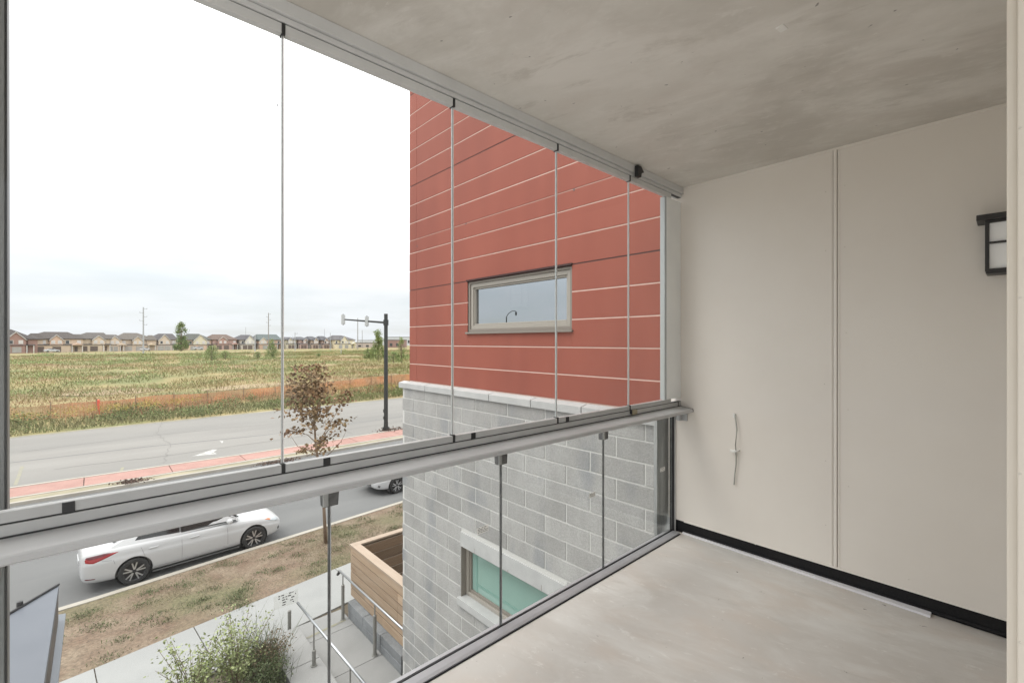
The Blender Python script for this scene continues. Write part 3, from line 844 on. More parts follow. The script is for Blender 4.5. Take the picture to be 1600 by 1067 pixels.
# ------------------------------------------------------------------ upper folding glass
ZT0, ZT1 = EYE + 1.11, EYE + 1.146      # sash top rail
ZB0, ZB1 = EYE - .475, EYE - .445       # sash bottom rail
XL = -2.4
gz = empty('balcony_glazing', (.5, Yg + .02, ZB0), 0, 'folding frameless glass panes hung in grey aluminium tracks above the balcony rail', 'glazing')
PJ = [XL + .02, -1.72, -.98, -.238, .501, 1.249, 1.981, 2.727, 3.30]
b = MB()
b.box((XL, Yg - .02, EYE + 1.172), (Xw + .002, Yg + .06, ZC - .001)); b.build('head_fascia', M['alu'], gz, bevel=.002)
MB().box((XL, Yg - .006, EYE + 1.149), (Xw + .002, Yg + .055, EYE + 1.170)).build('head_track', M['alu'], gz, bevel=.002)
MB().box((XL, Yg + .004, ZT1 + .0005), (Xw + .002, Yg + .03, EYE + 1.149)).build('head_gasket', M['black'], gz)
MB().box((XL, Yg + .003, ZB0 - .004), (Xw + .002, Yg + .03, ZB0 - .0005)).build('sill_gasket', M['black'], gz)
MB().box((XL, Yg - .002, EYE - .509), (Xw - .005, Yg + .055, ZB0 - .004)).build('sill_track', M['alu_low'], gz, bevel=.002)
MB().box((3.232, Yg + .002, ZB1 + .0), (Xw + .002, Yg + .06, ZT0)).build('end_jamb', M['alu_white'], gz, bevel=.003)
MB().box((3.216, Yg + .006, ZB1), (3.2315, Yg + .05, ZT0)).build('jamb_gasket', M['edge'], gz)
for i, (xa, xb) in enumerate(zip(PJ, PJ[1:])):
    if xa < -1.9: continue
    xb2 = min(xb, 3.216)
    g_ = MB().box((xa + .0042, Yg + .010, ZB1 - .012), (xb2 - .0044, Yg + .018, ZT0 + .012)).build('glass_pane', M['glass'], gz)
    for nm, xx, mm in (('pane_edge', xa + .0008, M['edge_hi']), ('pane_edge', xb2 - .0040, M['edge'])):
        MB().box((xx, Yg + .0095, ZB1), (xx + .0030, Yg + .0185, ZT0)).build(nm, mm, g_)
    MB().box((xa + .006, Yg, ZB0 + .0005), (xb - .006, Yg + .028, ZB1)).build('bottom_rail', M['alu_low'], g_, bevel=.002)
    MB().box((xa + .006, Yg, ZT0), (xb - .006, Yg + .028, ZT1)).build('top_rail', M['alu'], g_, bevel=.002)
    if xa > -2 and i > 0:
        MB().box((xa - .0055, Yg - .002, ZB0 + .0), (xa + .0055, Yg + .03, ZB1 + .004)).build('end_cap', M['black'], g_)
        MB().box((xa - .0055, Yg - .002, ZT0 - .003), (xa + .0055, Yg + .03, ZT1 + .001)).build('end_cap', M['black'], g_)
for px, py in ((107, 800), (511, 727), (740, 685), (887, 657)):
    p = onY(px, py, Yg - .003)
    MB().box((p.x - .013, Yg - .004, ZB0 - .002), (p.x + .013, Yg + .012, ZB1 - .001)).build('stop_block', M['black'], gz, bevel=.0015)
p = onY(997, 271, Yg - .03)       # black carriage knob under the head track
b = MB().prism([(p.x - .03, Yg - .021, p.z + .045), (p.x - .03, Yg - .021, p.z - .03), (p.x + .012, Yg - .021, p.z - .03), (p.x + .02, Yg - .021, p.z + .0), (p.x + .05, Yg - .021, p.z + .012), (p.x + .012, Yg - .021, p.z + .045)], (0, -.028, 0))
b.build('track_stop', M['black'], gz, bevel=.003)
p = onY(990, 642, Yg - .01)
MB().box((p.x - .028, Yg - .022, EYE - .505), (p.x + .032, Yg - .0025, EYE - .474)).build('brass_clip', M['brass'], gz, bevel=.003)
MB().box((p.x - .036, Yg - .018, EYE - .500), (p.x - .0285, Yg - .0025, EYE - .470)).build('clip_lever', M['black'], gz)
p = onY(434, 165, Yg + .0095)
b = MB().box((p.x - .002, Yg + .008, p.z - .004), (p.x + .002, Yg + .0098, p.z + .004)); b.build('dirt_speck', M['ink'], gz, bevel=.001)
MB().box((Xw - .055, Yg - .006, EYE - .509), (Xw - .0495, Yg + .02, ZB0 + .002)).build('track_end', M['black'], gz)

# ------------------------------------------------------------------ lower balustrade
rl = empty('balcony_railing', (.5, Yg, ZF), 0, 'glass balustrade with a wide grey aluminium handrail along the balcony edge', 'railing')
prof = [(Yg + .06, EYE - .5095), (Yg + .001, EYE - .5095), (Yg - .004, EYE - .514), (Yg - .098, EYE - .527), (Yg - .105, EYE - .533), (Yg - .105, EYE - .548), (Yg - .100, EYE - .553), (Yg + .06, EYE - .553)]
b = MB().prism([(XL, y, z) for y, z in prof], (Xw - .012 - XL, 0, 0)); b.build('handrail', M['alu_light'], rl, bevel=.002)
MB().prism([(Xw - .012, y + (.002 if y < Yg else 0), z) for y, z in prof], (.011, 0, 0)).build('rail_end_cap', M['black'], rl)
MB().box((XL, Yg + .0015, EYE - .509), (Xw - .02, Yg + .055, EYE - .5085)).build('rail_gasket', M['black'], rl)
MB().box((XL, Yg - .0035, EYE - .5135), (Xw - .02, Yg - .0022, EYE - .5085)).build('rail_gasket', M['black'], rl)
# floor channel
prof = [(Yg - .004, ZF + .001), (Yg - .004, ZF + .009), (Yg + .012, ZF + .014), (Yg + .052, ZF + .014), (Yg + .054, ZF + .001)]
MB().prism([(XL, y, z) for y, z in prof], (Xw - .03 - XL, 0, 0)).build('floor_channel', M['alu_mid'], rl, bevel=.001)
MB().box((XL, Yg - .012, ZF + .0005), (Xw - .03, Yg - .0045, ZF + .004)).build('channel_seal', M['membrane'], rl)
MB().box((XL, Yg + .0545, ZF - .02), (Xw - .03, Yg + .0612, ZF + .0165)).build('glass_gasket', M['black'], rl)
MB().box((XL, Yg + .074, ZF - .05), (Xw - .03, Yg + .095, ZF + .010)).build('outer_channel', M['alu_mid'], rl, bevel=.001)
YL = Yg + .062
LJ = [XL + .02, -1.13, -.22, .69, 1.60, 2.51, 3.425]
lowp = []
for xa, xb in zip(LJ, LJ[1:]):
    g_ = MB().box((xa + .005, YL, ZF - .03), (xb - .005, YL + .01, EYE - .545)).build('glass_pane', M['glass_low'], rl)
    lowp.append(g_)
    for xx, mm in ((xa + .001, M['edge']), (xb - .005, M['dark_metal'])):
        MB().box((xx, YL - .0005, ZF + .012), (xx + .004, YL + .0105, EYE - .5535)).build('pane_edge', mm, g_)
for xx in LJ[1:-1]:
    b = MB().prism([(xx - .036, YL - .014, EYE - .5535), (xx + .036, YL - .014, EYE - .5535), (xx + .029, YL - .014, EYE - .654), (xx - .029, YL - .014, EYE - .654)], (0, .036, 0))
    b.build('glass_clamp', M['dark_metal'], rl, bevel=.003)
    MB().box((xx - .034, YL - .020, EYE - .650), (xx - .012, YL - .0145, EYE - .556)).build('clamp_jaw', M['galv'], rl, bevel=.002)
MB().box((3.425, YL - .012, ZF + .001), (3.437, YL + .022, EYE - .5535)).build('end_gasket', M['black'], rl)
MB().box((3.4375, YL - .018, ZF + .001), (3.4525, YL + .025, EYE - .5535)).build('end_channel', M['alu'], rl, bevel=.002)
MB().box((3.40, YL - .075, EYE - .625), (3.448, YL - .055, EYE - .5535)).build('end_bracket', M['alu_light'], rl, bevel=.002)
MB().box((3.440, Yg - .055, EYE - .627), (3.4525, Yg + .038, EYE - .5545)).build('bracket_plate', M['alu_light'], rl, bevel=.002)
# stickers on the balustrade panes (small lettering too fine to read)
def sticker(px, py, w_, h_, pane, clear=False, sl=0.0, rows=4):
    p = onY(px, py, YL)
    b = MB().box((p.x - w_/2, YL - .0018, p.z - h_/2), (p.x + w_/2, YL - .0006, p.z + h_/2))
    s = b.build('sticker', M['sticker_clear' if clear else 'sticker'], pane)
    t = MB()
    for r in range(rows):
        z = p.z + h_/2 - h_*(r + .7)/(rows + .5)
        x = p.x - w_*.44
        while x < p.x + w_*.40:
            l = random.uniform(.003, .012)
            if random.random() < (.5 if clear else .85): t.box((x, YL - .0024, z), (min(x + l, p.x + w_*.45), YL - .0020, z + h_*.075))
            x += l + random.uniform(.001, .004)
    t.build('print', M['ink'], s if False else pane)
sticker(447, 936, .085, .05, lowp[2], True, rows=5)
sticker(754, 827, .075, .034, lowp[3])
sticker(925, 773, .062, .03, lowp[4])
sticker(1035, 733, .07, .03, lowp[5])

# left outer mullion
gp = empty('glazing_post', (-.25, 1.95, ZF - 1), 0, 'grey upright mullion outside the glazing at the far left', 'post')
MB().box((-.34, 1.95, ZF - .6), (-.193, 2.06, ZC + .6)).build('post_body', M['post_left'], gp, bevel=.004)
MB().box((-.1928, 1.952, ZF - .6), (-.1885, 1.965, ZC + .6)).build('post_gasket', M['black'], gp)

# galvanised closure between balustrade end and the building wing
gs = MB().box((3.31, 1.90, ZF - .3), (3.60, 1.93, EYE - .50)).build('closure_sheet', M['galv'], bevel=.002)
tag(gs, 'galvanised metal closure sheet behind the end of the glass balustrade', 'metal sheet')

# ------------------------------------------------------------------ projecting building wing
XB, XR = 3.62, 3.70
wing = empty('building_wing', (XB, 4.2, 0), 0, 'projecting wing of red cladding boards over grey concrete blocks', 'building')
YE = 6.55
WB = (3.15, 4.97, 2.62, 3.30)                      # block window opening y0,y1,z0,z1
YR0, YR1, ZR0, ZR1 = 3.11, 4.93, 6.165, 6.845     # red window opening
b = MB()                                            # mortar core, with the opening left free
def core_with_hole(b, x0, x1, ya, yb, za, zb_, hole):
    h0, h1, g0, g1 = hole
    b.box((x0, ya, za), (x1, yb, g0)); b.box((x0, ya, g1), (x1, yb, zb_))
    b.box((x0, ya, g0), (x1, h0, g1)); b.box((x0, h1, g0), (x1, yb, g1))
core_with_hole(b, XB + .006, 9.0, 1.95, YE - .004, -.02, 5.30, (WB[0] - .003, WB[1] + .003, WB[2] - .03, WB[3] + .003))
b.build('mortar_core', M['mortar'], wing)
b = MB(); core_with_hole(b, XR + .004, 9.0, 1.95, YE - .09, 5.30, 10.6, (YR0, YR1, ZR0, ZR1)); b.build('cladding_backing', M['red_joint'], wing)
# blocks, half bond, 0.615 x 0.2
BL, BH, JT = .615, .2, .014
rows = []
z = 4.755
while z > -.1: z -= BH
z0 = z
k0 = round((4.155 - z0) / BH)
proto = {}
nblk = 0
def block(y0, y1, za, zb_):
    """one block in the wall, equal sizes share a mesh"""
    key = (round(y1 - y0, 3), round(zb_ - za, 3))
    loc = Vector((XB, (y0 + y1)/2, (za + zb_)/2)) - wing.location
    loc.x += random.uniform(-.0012, .0012)
    if key not in proto:
        o = MB().box((0, -key[0]/2, -key[1]/2), (.09, key[0]/2, key[1]/2)).build('block', M['block'], wing, world=False, bevel=.004, seg=1)
        o.location = loc; proto[key] = o
    else: inst(proto[key], wing, loc)
r = 0
zz = z0
while zz < 5.29:
    top = min(zz + BH - JT, 5.298)
    ph = 3.12 if (r - k0) % 2 == 0 else 3.427
    y = ph - 3*BL
    if zz > 0.0 or top > .1:
        while y < YE:
            ya, yb = max(y + JT/2, 1.95), min(y + BL - JT/2, YE)
            y += BL
            if yb - ya < .05: continue
            if top < .25: continue
            inside = lambda q: WB[0] - .11 < q < WB[1] + .11
            lint = (top > WB[3] + .004 - .001 and zz < 3.495) or (zz < WB[3])
            # opening, lintel (3.30-3.495) and sill (2.54-2.62) zones are left to their own pieces
            if zz < 3.49 and top > 2.56 and yb > WB[0] and ya < WB[1]:
                segs = []
                if ya < WB[0]: segs.append((ya, WB[0] - (.0 if not (3.3 < (zz+top)/2 < 3.5) else .0)))
                if yb > WB[1]: segs.append((WB[1], yb))
                for sa, sb in segs:
                    if sb - sa > .04: block(sa, sb, zz, top)
            else: block(ya, yb, zz, top)
    zz += BH; r += 1
# lintel, sill, window in the block wall
MB().box((XB - .008, WB[0] - .02, WB[3]), (XB + .12, WB[1] + .004, 3.495)).build('lintel', M['coping'], wing, bevel=.005)
b = MB().box((XB - .05, WB[0] - .03, 2.525), (XB + .16, WB[1] + .03, WB[2])); b.build('window_sill', M['coping'], wing, bevel=.006)
for yy in (WB[1] - .3, WB[1] - .95, WB[1] - 1.5):
    MB().box((XB - .0095, yy - .003, WB[3] - .001), (XB - .0075, yy + .003, WB[3] + random.uniform(.03, .07))).build('rust_stain', M['taupe_dark'], wing)
fr = empty('window', (XB + .1, 4.06, WB[2])); fr.parent = wing; fr.location = Vector((XB + .1, 4.06, WB[2])) - wing.location
def winframe(parent, x0, x1, y0, y1, z0_, z1_, wd, m, name='frame'):
    b = MB()
    b.box((x0, y0, z0_), (x1, y0 + wd, z1_)); b.box((x0, y1 - wd, z0_), (x1, y1, z1_))
    b.box((x0, y0 + wd, z0_), (x1, y1 - wd, z0_ + wd)); b.box((x0, y0 + wd, z1_ - wd), (x1, y1 - wd, z1_))
    return b.build(name, m, parent, bevel=.003)
winframe(fr, XB + .085, XB + .17, WB[0] + .001, WB[1] - .001, WB[2] + .001, WB[3] - .001, .05, M['taupe'])
winframe(fr, XB + .105, XB + .16, WB[0] + .052, WB[1] - .052, WB[2] + .052, WB[3] - .052, .035, M['taupe_dark'], 'sash')
MB().box((XB + .13, WB[0] + .086, WB[2] + .086), (XB + .14, WB[1] - .086, WB[3] - .086)).build('pane', M['pane_green'], fr)
MB().box((XB + .086, WB[1] - .002, WB[2]), (XB + .004, WB[1] + .02, WB[3])).build('reveal', M['taupe_dark'], wing)
b = MB(); xa_ = XB + .129
b.box((xa_ - .003, WB[1] - .20, WB[2] + .087), (xa_, WB[1] - .165, WB[3] - .087)); b.box((xa_ - .003, WB[0] + .087, WB[2] + .175), (xa_, WB[1] - .201, WB[2] + .20))
b.build('inner_bar', mat('green grey inner bar', (0.16, 0.29, 0.25), .4), fr)
# coping stones on the block wall
y = 1.95
cs = [1.95, 2.9, 3.62, 4.36, 5.1, 5.84, 6.63]
for ya, yb in zip(cs, cs[1:]):
    b = MB().prism([(XB - .028, ya + .005, 5.302), (XB + .075, ya + .005, 5.302), (XB + .075, ya + .005, 5.408), (XB - .028, ya + .005, 5.385)], (0, yb - ya - .010, 0))
    b.build('coping_stone', M['coping'], wing, bevel=.005)
# red boards
ZJ = [5.412, 5.686, 5.978, 6.271, 6.564, 6.851, 7.149, 7.435, 7.637, 7.911, 8.195, 8.50, 8.782, 9.065, 9.358, 9.64, 9.953, 10.25, 10.55]
DARK = {6.851, 8.50, 9.953}
MID = {7.637}
YC = 6.25
YT = 6.466
M['red_mid'] = mat('dusty joint', (0.40, 0.24, 0.20), 0.8)
for za, zb_ in zip(ZJ, ZJ[1:]):
    ga, gb = (.0065, .0065)
    segs = [(1.95, YC - .0025), (YC + .0025, YT)]
    for ya, yb in segs:
        parts = [(ya, yb, za + ga, zb_ - gb)]
        if ya < YR1 and yb > YR0 and za < ZR1 and zb_ > ZR0:
            parts = []
            if za < ZR0 - .02: parts.append((YR0, YR1, za + ga, ZR0 - .0))
            if zb_ > ZR1 + .02: parts.append((YR0, YR1, ZR1, zb_ - gb))
            parts += [(ya, YR0, za + ga, zb_ - gb), (YR1, yb, za + ga, zb_ - gb)]
        for (a, c, d, e_) in parts:
            if e_ - d < .03: continue
            MB().box((XR + random.uniform(-.001, .001), a, d), (XR + .02, c, e_)).build('cladding_board', M['red'], wing, bevel=.0015, seg=1)
    if zb_ in DARK:
        MB().box((XR + .0025, 1.95, zb_ - .016), (XR + .03, YT - .01, zb_ + .012)).build('joint_flashing', M['red_dark'], wing)
    if zb_ in MID:
        MB().box((XR + .003, 1.95, zb_ - .012), (XR + .03, YT - .01, zb_ + .012)).build('joint_flashing', M['red_mid'], wing)
for px, py in ((897, 297), (728, 350), (652, 385)):
    p = onX(px, py, XR); MB().box((XR - .004, p.y - .008, p.z - .012), (XR + .01, p.y + .008, p.z + .012)).build('vent_plug', M['ink'], wing, bevel=.002)
# window in the red wall
rw = empty('window'); rw.parent = wing; rw.location = Vector((XR, 4.02, ZR0)) - wing.location
winframe(rw, XR + .012, XR + .14, YR0 + .001, YR1 - .001, ZR0 + .001, ZR1 - .001, .035, M['taupe_dark'], 'outer_frame')
winframe(rw, XR + .028, XR + .13, YR0 + .037, YR1 - .037, ZR0 + .037, ZR1 - .037, .05, M['taupe'])
winframe(rw, XR + .045, XR + .12, YR0 + .088, YR1 - .088, ZR0 + .088, ZR1 - .088, .022, M['taupe'], 'sash')
MB().box((XR + .075, YR0 + .111, ZR0 + .111), (XR + .085, YR1 - .111, ZR1 - .111)).build('pane', M['pane_sky'], rw)
MB().box((XR - .03, YR0 - .02, ZR0 - .025), (XR + .03, YR1 + .02, ZR0)).build('window_sill', M['taupe_dark'], wing, bevel=.003)
MB().box((XR - .02, YR0 - .01, ZR1), (XR + .03, YR1 + .01, ZR1 + .02)).build('head_flashing', M['red_dark'], wing)

# ------------------------------------------------------------------ lower canopy at the left
zcan = 3.4
ca = G(92, 914, zcan); 
can = empty('entrance_canopy', (-1.2, 6, 0), 0, 'blue grey metal canopy roof with a brown weathered side, low at the left', 'canopy')
xe = ca.x
c2 = G(14, 960, zcan)
dirv = (c2 - ca); dirv = dirv / dirv.length
far_ = ca + dirv * 3.2
b = MB().prism([(xe, 3.2, zcan - .07), (xe, ca.y, zcan - .07), (far_.x, far_.y, zcan - .07), (far_.x, 3.2, zcan - .07)], (0, 0, .07))
b.build('roof_sheet', M['canopy'], can, bevel=.004)
nrm = Vector((-dirv.y, dirv.x, 0));  nrm = nrm if nrm.y > 0 else -nrm
b = MB().tube([ca + Vector((0, 0, .012)), far_ + Vector((0, 0, .012))], .012, 6); b.build('ridge_bar', M['black'], can)
b = MB(); e1, e2 = ca + dirv*.03, far_
b.prism([e1 + Vector((0, 0, -.004)), e2 + Vector((0, 0, -.004)), e2 + nrm*.62 + Vector((0, 0, -.22)), e1 + nrm*.03 + Vector((0, 0, -.02))], (0, 0, -.03))
b.build('front_slope', M['canopy_edge'], can)
kp = G(31, 948, zcan)
MB().lathe([(.001, .05), (.022, .045), (.026, .0)], 10, 'z', (kp.x, kp.y, zcan + .01)).build('fixing_cap', M['black'], can)
MB().box((xe - .16, 3.2, zcan - .36), (xe - .002, ca.y - .04, zcan - .0705)).build('fascia', M['canopy_side'], can)
b = MB().prism([(xe - .02, 3.2, zcan - .40), (xe + .05, 3.2, zcan - .40), (xe + .05, 3.2, zcan - .375), (xe - .02, 3.2, zcan - .363)], (0, ca.y - 3.2 + .12, 0))
b.build('gutter_flashing', M['canopy_edge'], can, bevel=.002)
MB().box((xe - .6, 3.3, 0), (xe - .42, 3.48, zcan - .37)).build('support_post', M['post_grey'], can)
MB().box((xe - .6, ca.y - .9, 0), (xe - .45, ca.y - .75, zcan - .37)).build('support_post', M['post_grey'], can)

# ------------------------------------------------------------------ planter fence, low walls, rails
YF, XFn = 9.8, 4.15
ZW = .45
lw = empty('stone_wall', (4.08, 8.4, 0), 0, 'low grey stone wall under the cedar fence beside the path', 'stone wall')
for ya, yb in ((8.86, 9.60), (8.10, 8.85), (7.30, 8.09)):
    for za, zb_ in ((0.0, .28), (.285, ZW)):
        j = random.uniform(-.006, .006)
        MB().box((4.0 + j, ya, za), (4.24, yb, zb_)).build('stone', M['stone_grey'], lw, bevel=.012)
lw2 = empty('stone_wall', (2.7, 8.5, 0), 0, 'low concrete topped seat wall between the shrubs and the path', 'stone wall')
for ya, yb in ((8.42, 9.62), (7.2, 8.41), (6.0, 7.19)):
    MB().box((2.40, ya, 0), (2.985, yb, .35)).build('stone', M['conc_path'], lw2, bevel=.012)
kb = empty('bed_kerb', (2.1, 9.5, 0), 0, 'rough pale stone edging the planting bed beside the sidewalk', 'kerb stone')
for xa, xb in ((2.0, 2.36), (1.5, 1.98), (.9, 1.48), (.2, .88)):
    q0, q1 = lerp(SWN, xa) - .12, lerp(SWN, xb) - .12
    b = MB().prism([(xa, q0 - .16, 0), (xb, q1 - .16, 0), (xb, q1 - .01, 0), (xa, q0 - .01, 0)], (0, 0, .2)); b.build('stone', M['conc_path'], kb, bevel=.02)
bed = MB(); bed.quad((-4, 5.2, .105), (2.42, 5.2, .105), (2.42, 9.75, .105), (-4, 9.0, .105)); tag(bed.build('planting_bed', M['mulch']), kind='structure')

fe = empty('patio_fence', (5.2, 9.0, 0), 0, 'new cedar board fence boxing in the patio by the grey block wall', 'fence')
z = ZW + .002
ZT = 1.545
nb = 6
bh = (ZT - z) / nb
for r in range(nb):                                     # side boards along Y with staggered butt joints
    za = z + r*bh
    cut = random.choice([7.7, 8.3, 8.9, 7.4]) if r != 1 else 9.1
    for ya, yb in ((6.56, cut - .003), (cut + .003, YF)):
        MB().box((XFn + random.uniform(-.003, .003), ya, za + .008), (XFn + .032, yb, za + bh - .008)).build('board', M['wood'], fe, bevel=.002, seg=1)
    cut = random.choice([5.9, 6.6, 7.4])
    for xa, xb in ((XFn + .034, cut - .003), (cut + .003, 8.6)):   # front boards along X
        MB().box((xa, YF - .032, za + .007), (xb, YF + random.uniform(-.003, .003), za + bh - .007)).build('board', M['wood'], fe, bevel=.002, seg=1)
MB().box((XFn + .006, 6.57, ZW + .01), (XFn + .012, YF - .035, ZT - .004)).build('gap_shade_sheet', M['gap_shade'], fe)  # dark sheet added to paint the shade in the board gaps
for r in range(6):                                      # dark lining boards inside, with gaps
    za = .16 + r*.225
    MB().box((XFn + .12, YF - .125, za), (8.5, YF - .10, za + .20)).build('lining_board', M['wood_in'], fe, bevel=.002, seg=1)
    MB().box((XFn + .12, YF - .128, za + .204), (8.5, YF - .11, za + .212)).build('gap_light', M['wood_cap'], fe)  # pale strip painted in for light showing at the gap
MB().box((XFn - .02, 6.57, ZT), (XFn + .16, YF - .14, ZT + .035)).build('cap_board', M['wood_cap'], fe, bevel=.004)
MB().box((XFn - .02, YF - .138, ZT), (8.6, YF + .02, ZT + .035)).build('cap_board', M['wood_cap'], fe, bevel=.004)
for yy in (6.7, 7.7, 8.7, 9.55): MB().box((XFn + .036, yy, ZW), (XFn + .115, yy + .09, ZT - .002)).build('post', M['wood'], fe)
pg = MB(); pg.quad((4.26, 6.56, .13), (8.6, 6.56, .13), (8.6, 9.66, .13), (4.26, 9.66, .13)); tag(pg.build('patio', M['conc_path']), kind='structure')

def post(parent, x, y, z0_, zs, zt):
    s = MB().tube([(x, y, z0_), (x, y, zs)], .033, 12).build('post_sleeve', M['post_grey'], parent, smooth=True)
    MB().lathe([(.0001, .012), (.02, .010), (.034, 0)], 12, 'z', (x, y, zs)).build('sleeve_cap', M['post_grey'], s)
    if zt: MB().tube([(x, y, zs), (x, y, zt)], .013, 8).build('post_stem', M['post_grey'], parent, smooth=True)
    MB().tube([(x, y, z0_ + .0005), (x, y, z0_ + .012)], .055, 12).build('base_flange', M['post_grey'], parent)
h1 = empty('handrail', (3.9, 8.5, .13), 0, 'stainless handrail on sleeved posts along the cedar fence side of the path', 'handrail', 'handrails along the path')
post(h1, 3.885, 9.58, .13, .86, 1.08); post(h1, 3.885, 8.08, .13, .88, 1.10)
post(h1, 3.90, 6.75, .13, .88, 1.10)
MB().tube([(3.885, 9.80, 1.0), (3.885, 9.82, 1.05), (3.885, 9.78, 1.09), (3.885, 8.08, 1.105), (3.9, 6.2, 1.11)], .021, 10).build('rail', M['steel'], h1, smooth='all')
MB().tube([(3.885, 9.86, .98), (3.885, 9.80, 1.03)], .03, 8).build('rail_end', M['black'], h1)
h2 = empty('handrail', (2.83, 8.5, .13), 0, 'stainless handrail on sleeved posts above the concrete seat wall', 'handrail', 'handrails along the path')
post(h2, 2.83, 8.25, .352, .62, 1.08); post(h2, 2.85, 6.75, .352, .62, 1.08)
MB().tube([(2.82, 9.1, 1.10), (2.83, 8.25, 1.10), (2.87, 6.0, 1.105)], .021, 10).build('rail', M['steel'], h2, smooth='all')
po = empty('bollard', (2.86, 9.72, .13), 0, 'short grey post at the end of the concrete seat wall', 'post'); 
MB().tube([(2.86, 9.72, .13), (2.86, 9.72, .66)], .034, 12).build('sleeve', M['post_grey'], po, smooth=True)
MB().lathe([(.0001, .02), (.015, .018), (.035, 0)], 12, 'z', (2.86, 9.72, .66)).build('cap', M['post_grey'], po)
pp = G(633, 1056, .13)
po2 = empty('bollard', (pp.x, pp.y, .13), 0, 'short grey post at the near end of the low stone wall', 'post')
MB().tube([(pp.x, pp.y, .13), (pp.x, pp.y, .42)], .036, 12).build('sleeve', M['post_grey'], po2, smooth=True)
MB().lathe([(.0001, .02), (.015, .018), (.037, 0)], 12, 'z', (pp.x, pp.y, .42)).build('cap', M['post_grey'], po2)

# ------------------------------------------------------------------ plants by the path
def stems_plant(name, base, nst, hgt, spread, leaf_n, leaf_s, lm, label, cat, topw=.22, group=None, zmin=.25):
    root = empty(name, base, 0, label, cat, group)
    b = MB(); P = []
    for k in range(nst):
        a = random.uniform(0, 2*PI); r0 = random.uniform(0, .12)
        rr = spread * math.sqrt(random.uniform(0.02, 1)); h = hgt * random.uniform(.62, 1.05)
        p0 = Vector((r0*math.cos(a), r0*math.sin(a), 0)); p2 = Vector((rr*math.cos(a), rr*math.sin(a), h))
        p1 = p0.lerp(p2, .55) + Vector((-.1*math.cos(a), -.1*math.sin(a), .08))
        pts = [p0, p1, p2]
        b.tube(pts, [.009, .006, .002], 5, False)
        for j in range(leaf_n):
            t = random.uniform(zmin, 1)
            q = (p0.lerp(p1, t/.55) if t < .55 else p1.lerp(p2, (t-.55)/.45))
            s = topw * (1.15 - t*.6)
            P.append(q + Vector((random.gauss(0, s), random.gauss(0, s), random.gauss(0, s*.7))) * .55)
    b.build('stem', M['bark'], root, world=False)
    Vv, Ff = leaves(np.array([tuple(p) for p in P]), leaf_s, .55)
    np_mesh('foliage', Vv, Ff, lm, root)
    return root
g0 = G(345, 1090, .13)
stems_plant('shrub', (1.72, 8.62, .11), 26, 1.35, .58, 85, .05, M['leaf_green'], 'leafy light green shrub growing beside the sidewalk', 'shrub', .2)
stems_plant('shrub', (1.12, 8.62, .11), 22, 1.2, .52, 62, .055, M['leaf_green'], 'sparse small shrub with pale leaves left of the dense one', 'shrub', .17)
stems_plant('shrub', (2.05, 8.30, .11), 20, .70, .35, 160, .04, M['leaf_dark'], 'low dark green shrub against the concrete seat wall', 'shrub', .2, zmin=.05)
og = stems_plant('ornamental_grass', (2.18, 8.75, .11), 46, .72, .42, 60, .045, M['grass_red'], 'russet ornamental grass clump at the corner of the seat wall', 'grass', .16, zmin=.1)
P = rng.normal(size=(420, 3)) * np.array([.14, .30, 0])
Vv, Ff = blades(P, .80, .009, .75)
np_mesh('blades', Vv, Ff, M['leaf_dark'], og)

# ------------------------------------------------------------------ street tree with browned leaves
tb = G(509, 848, .12)
tr = empty('street_tree', tb, 0, 'young street tree with browned sparse leaves on the dirt verge', 'tree')
def tpt(px, py): return atT(px, py, tb.x*VX + tb.y*VY) - tb
trunk = [Vector((0, 0, -.05)), tpt(506, 790), tpt(497, 720), tpt(493, 690), tpt(491, 655), tpt(489, 620), tpt(487, 585), tpt(488, 566)]
b = MB(); b.tube(trunk, [.055, .045, .038, .032, .026, .018, .011, .004], 8); b.build('trunk', M['bark'], tr, world=False, smooth='all')
limbs = []
dv_ = Vector((VX, VY, 0))
def limb(pts, r0=.016):
    q = []
    for i, (px, py) in enumerate(pts):
        q.append(tpt(px, py) + dv_ * (random.uniform(-.25, .25) * i / len(pts)))
    limbs.append(q); bb = MB(); bb.tube(q, list(np.linspace(r0, .003, len(q))), 5); return bb
lm = []
for L_ in ([(494, 697), (505, 678), (520, 655), (533, 630), (537, 612)], [(492, 690), (480, 680), (466, 674), (455, 672)], [(497, 722), (515, 708), (532, 690), (541, 672)],
           [(493, 706), (478, 702), (468, 696), (447, 672)], [(491, 668), (484, 655), (476, 630), (470, 600), (462, 580)], [(490, 650), (500, 625), (508, 600), (507, 575)],
           [(492, 665), (482, 645), (478, 620), (480, 590), (484, 570)], [(491, 660), (496, 635), (494, 600), (495, 570)], [(500, 690), (512, 672), (528, 664), (540, 659)],
           [(494, 712), (486, 707), (472, 700)], [(490, 640), (472, 625), (458, 612), (452, 596)], [(490, 640), (503, 630), (512, 615), (513, 598)], [(497, 700), (506, 692), (516, 682)]):
    lm.append((limb(L_), L_))
for bb, _ in lm: bb.build('limb', M['bark'], tr, world=False)
P = []
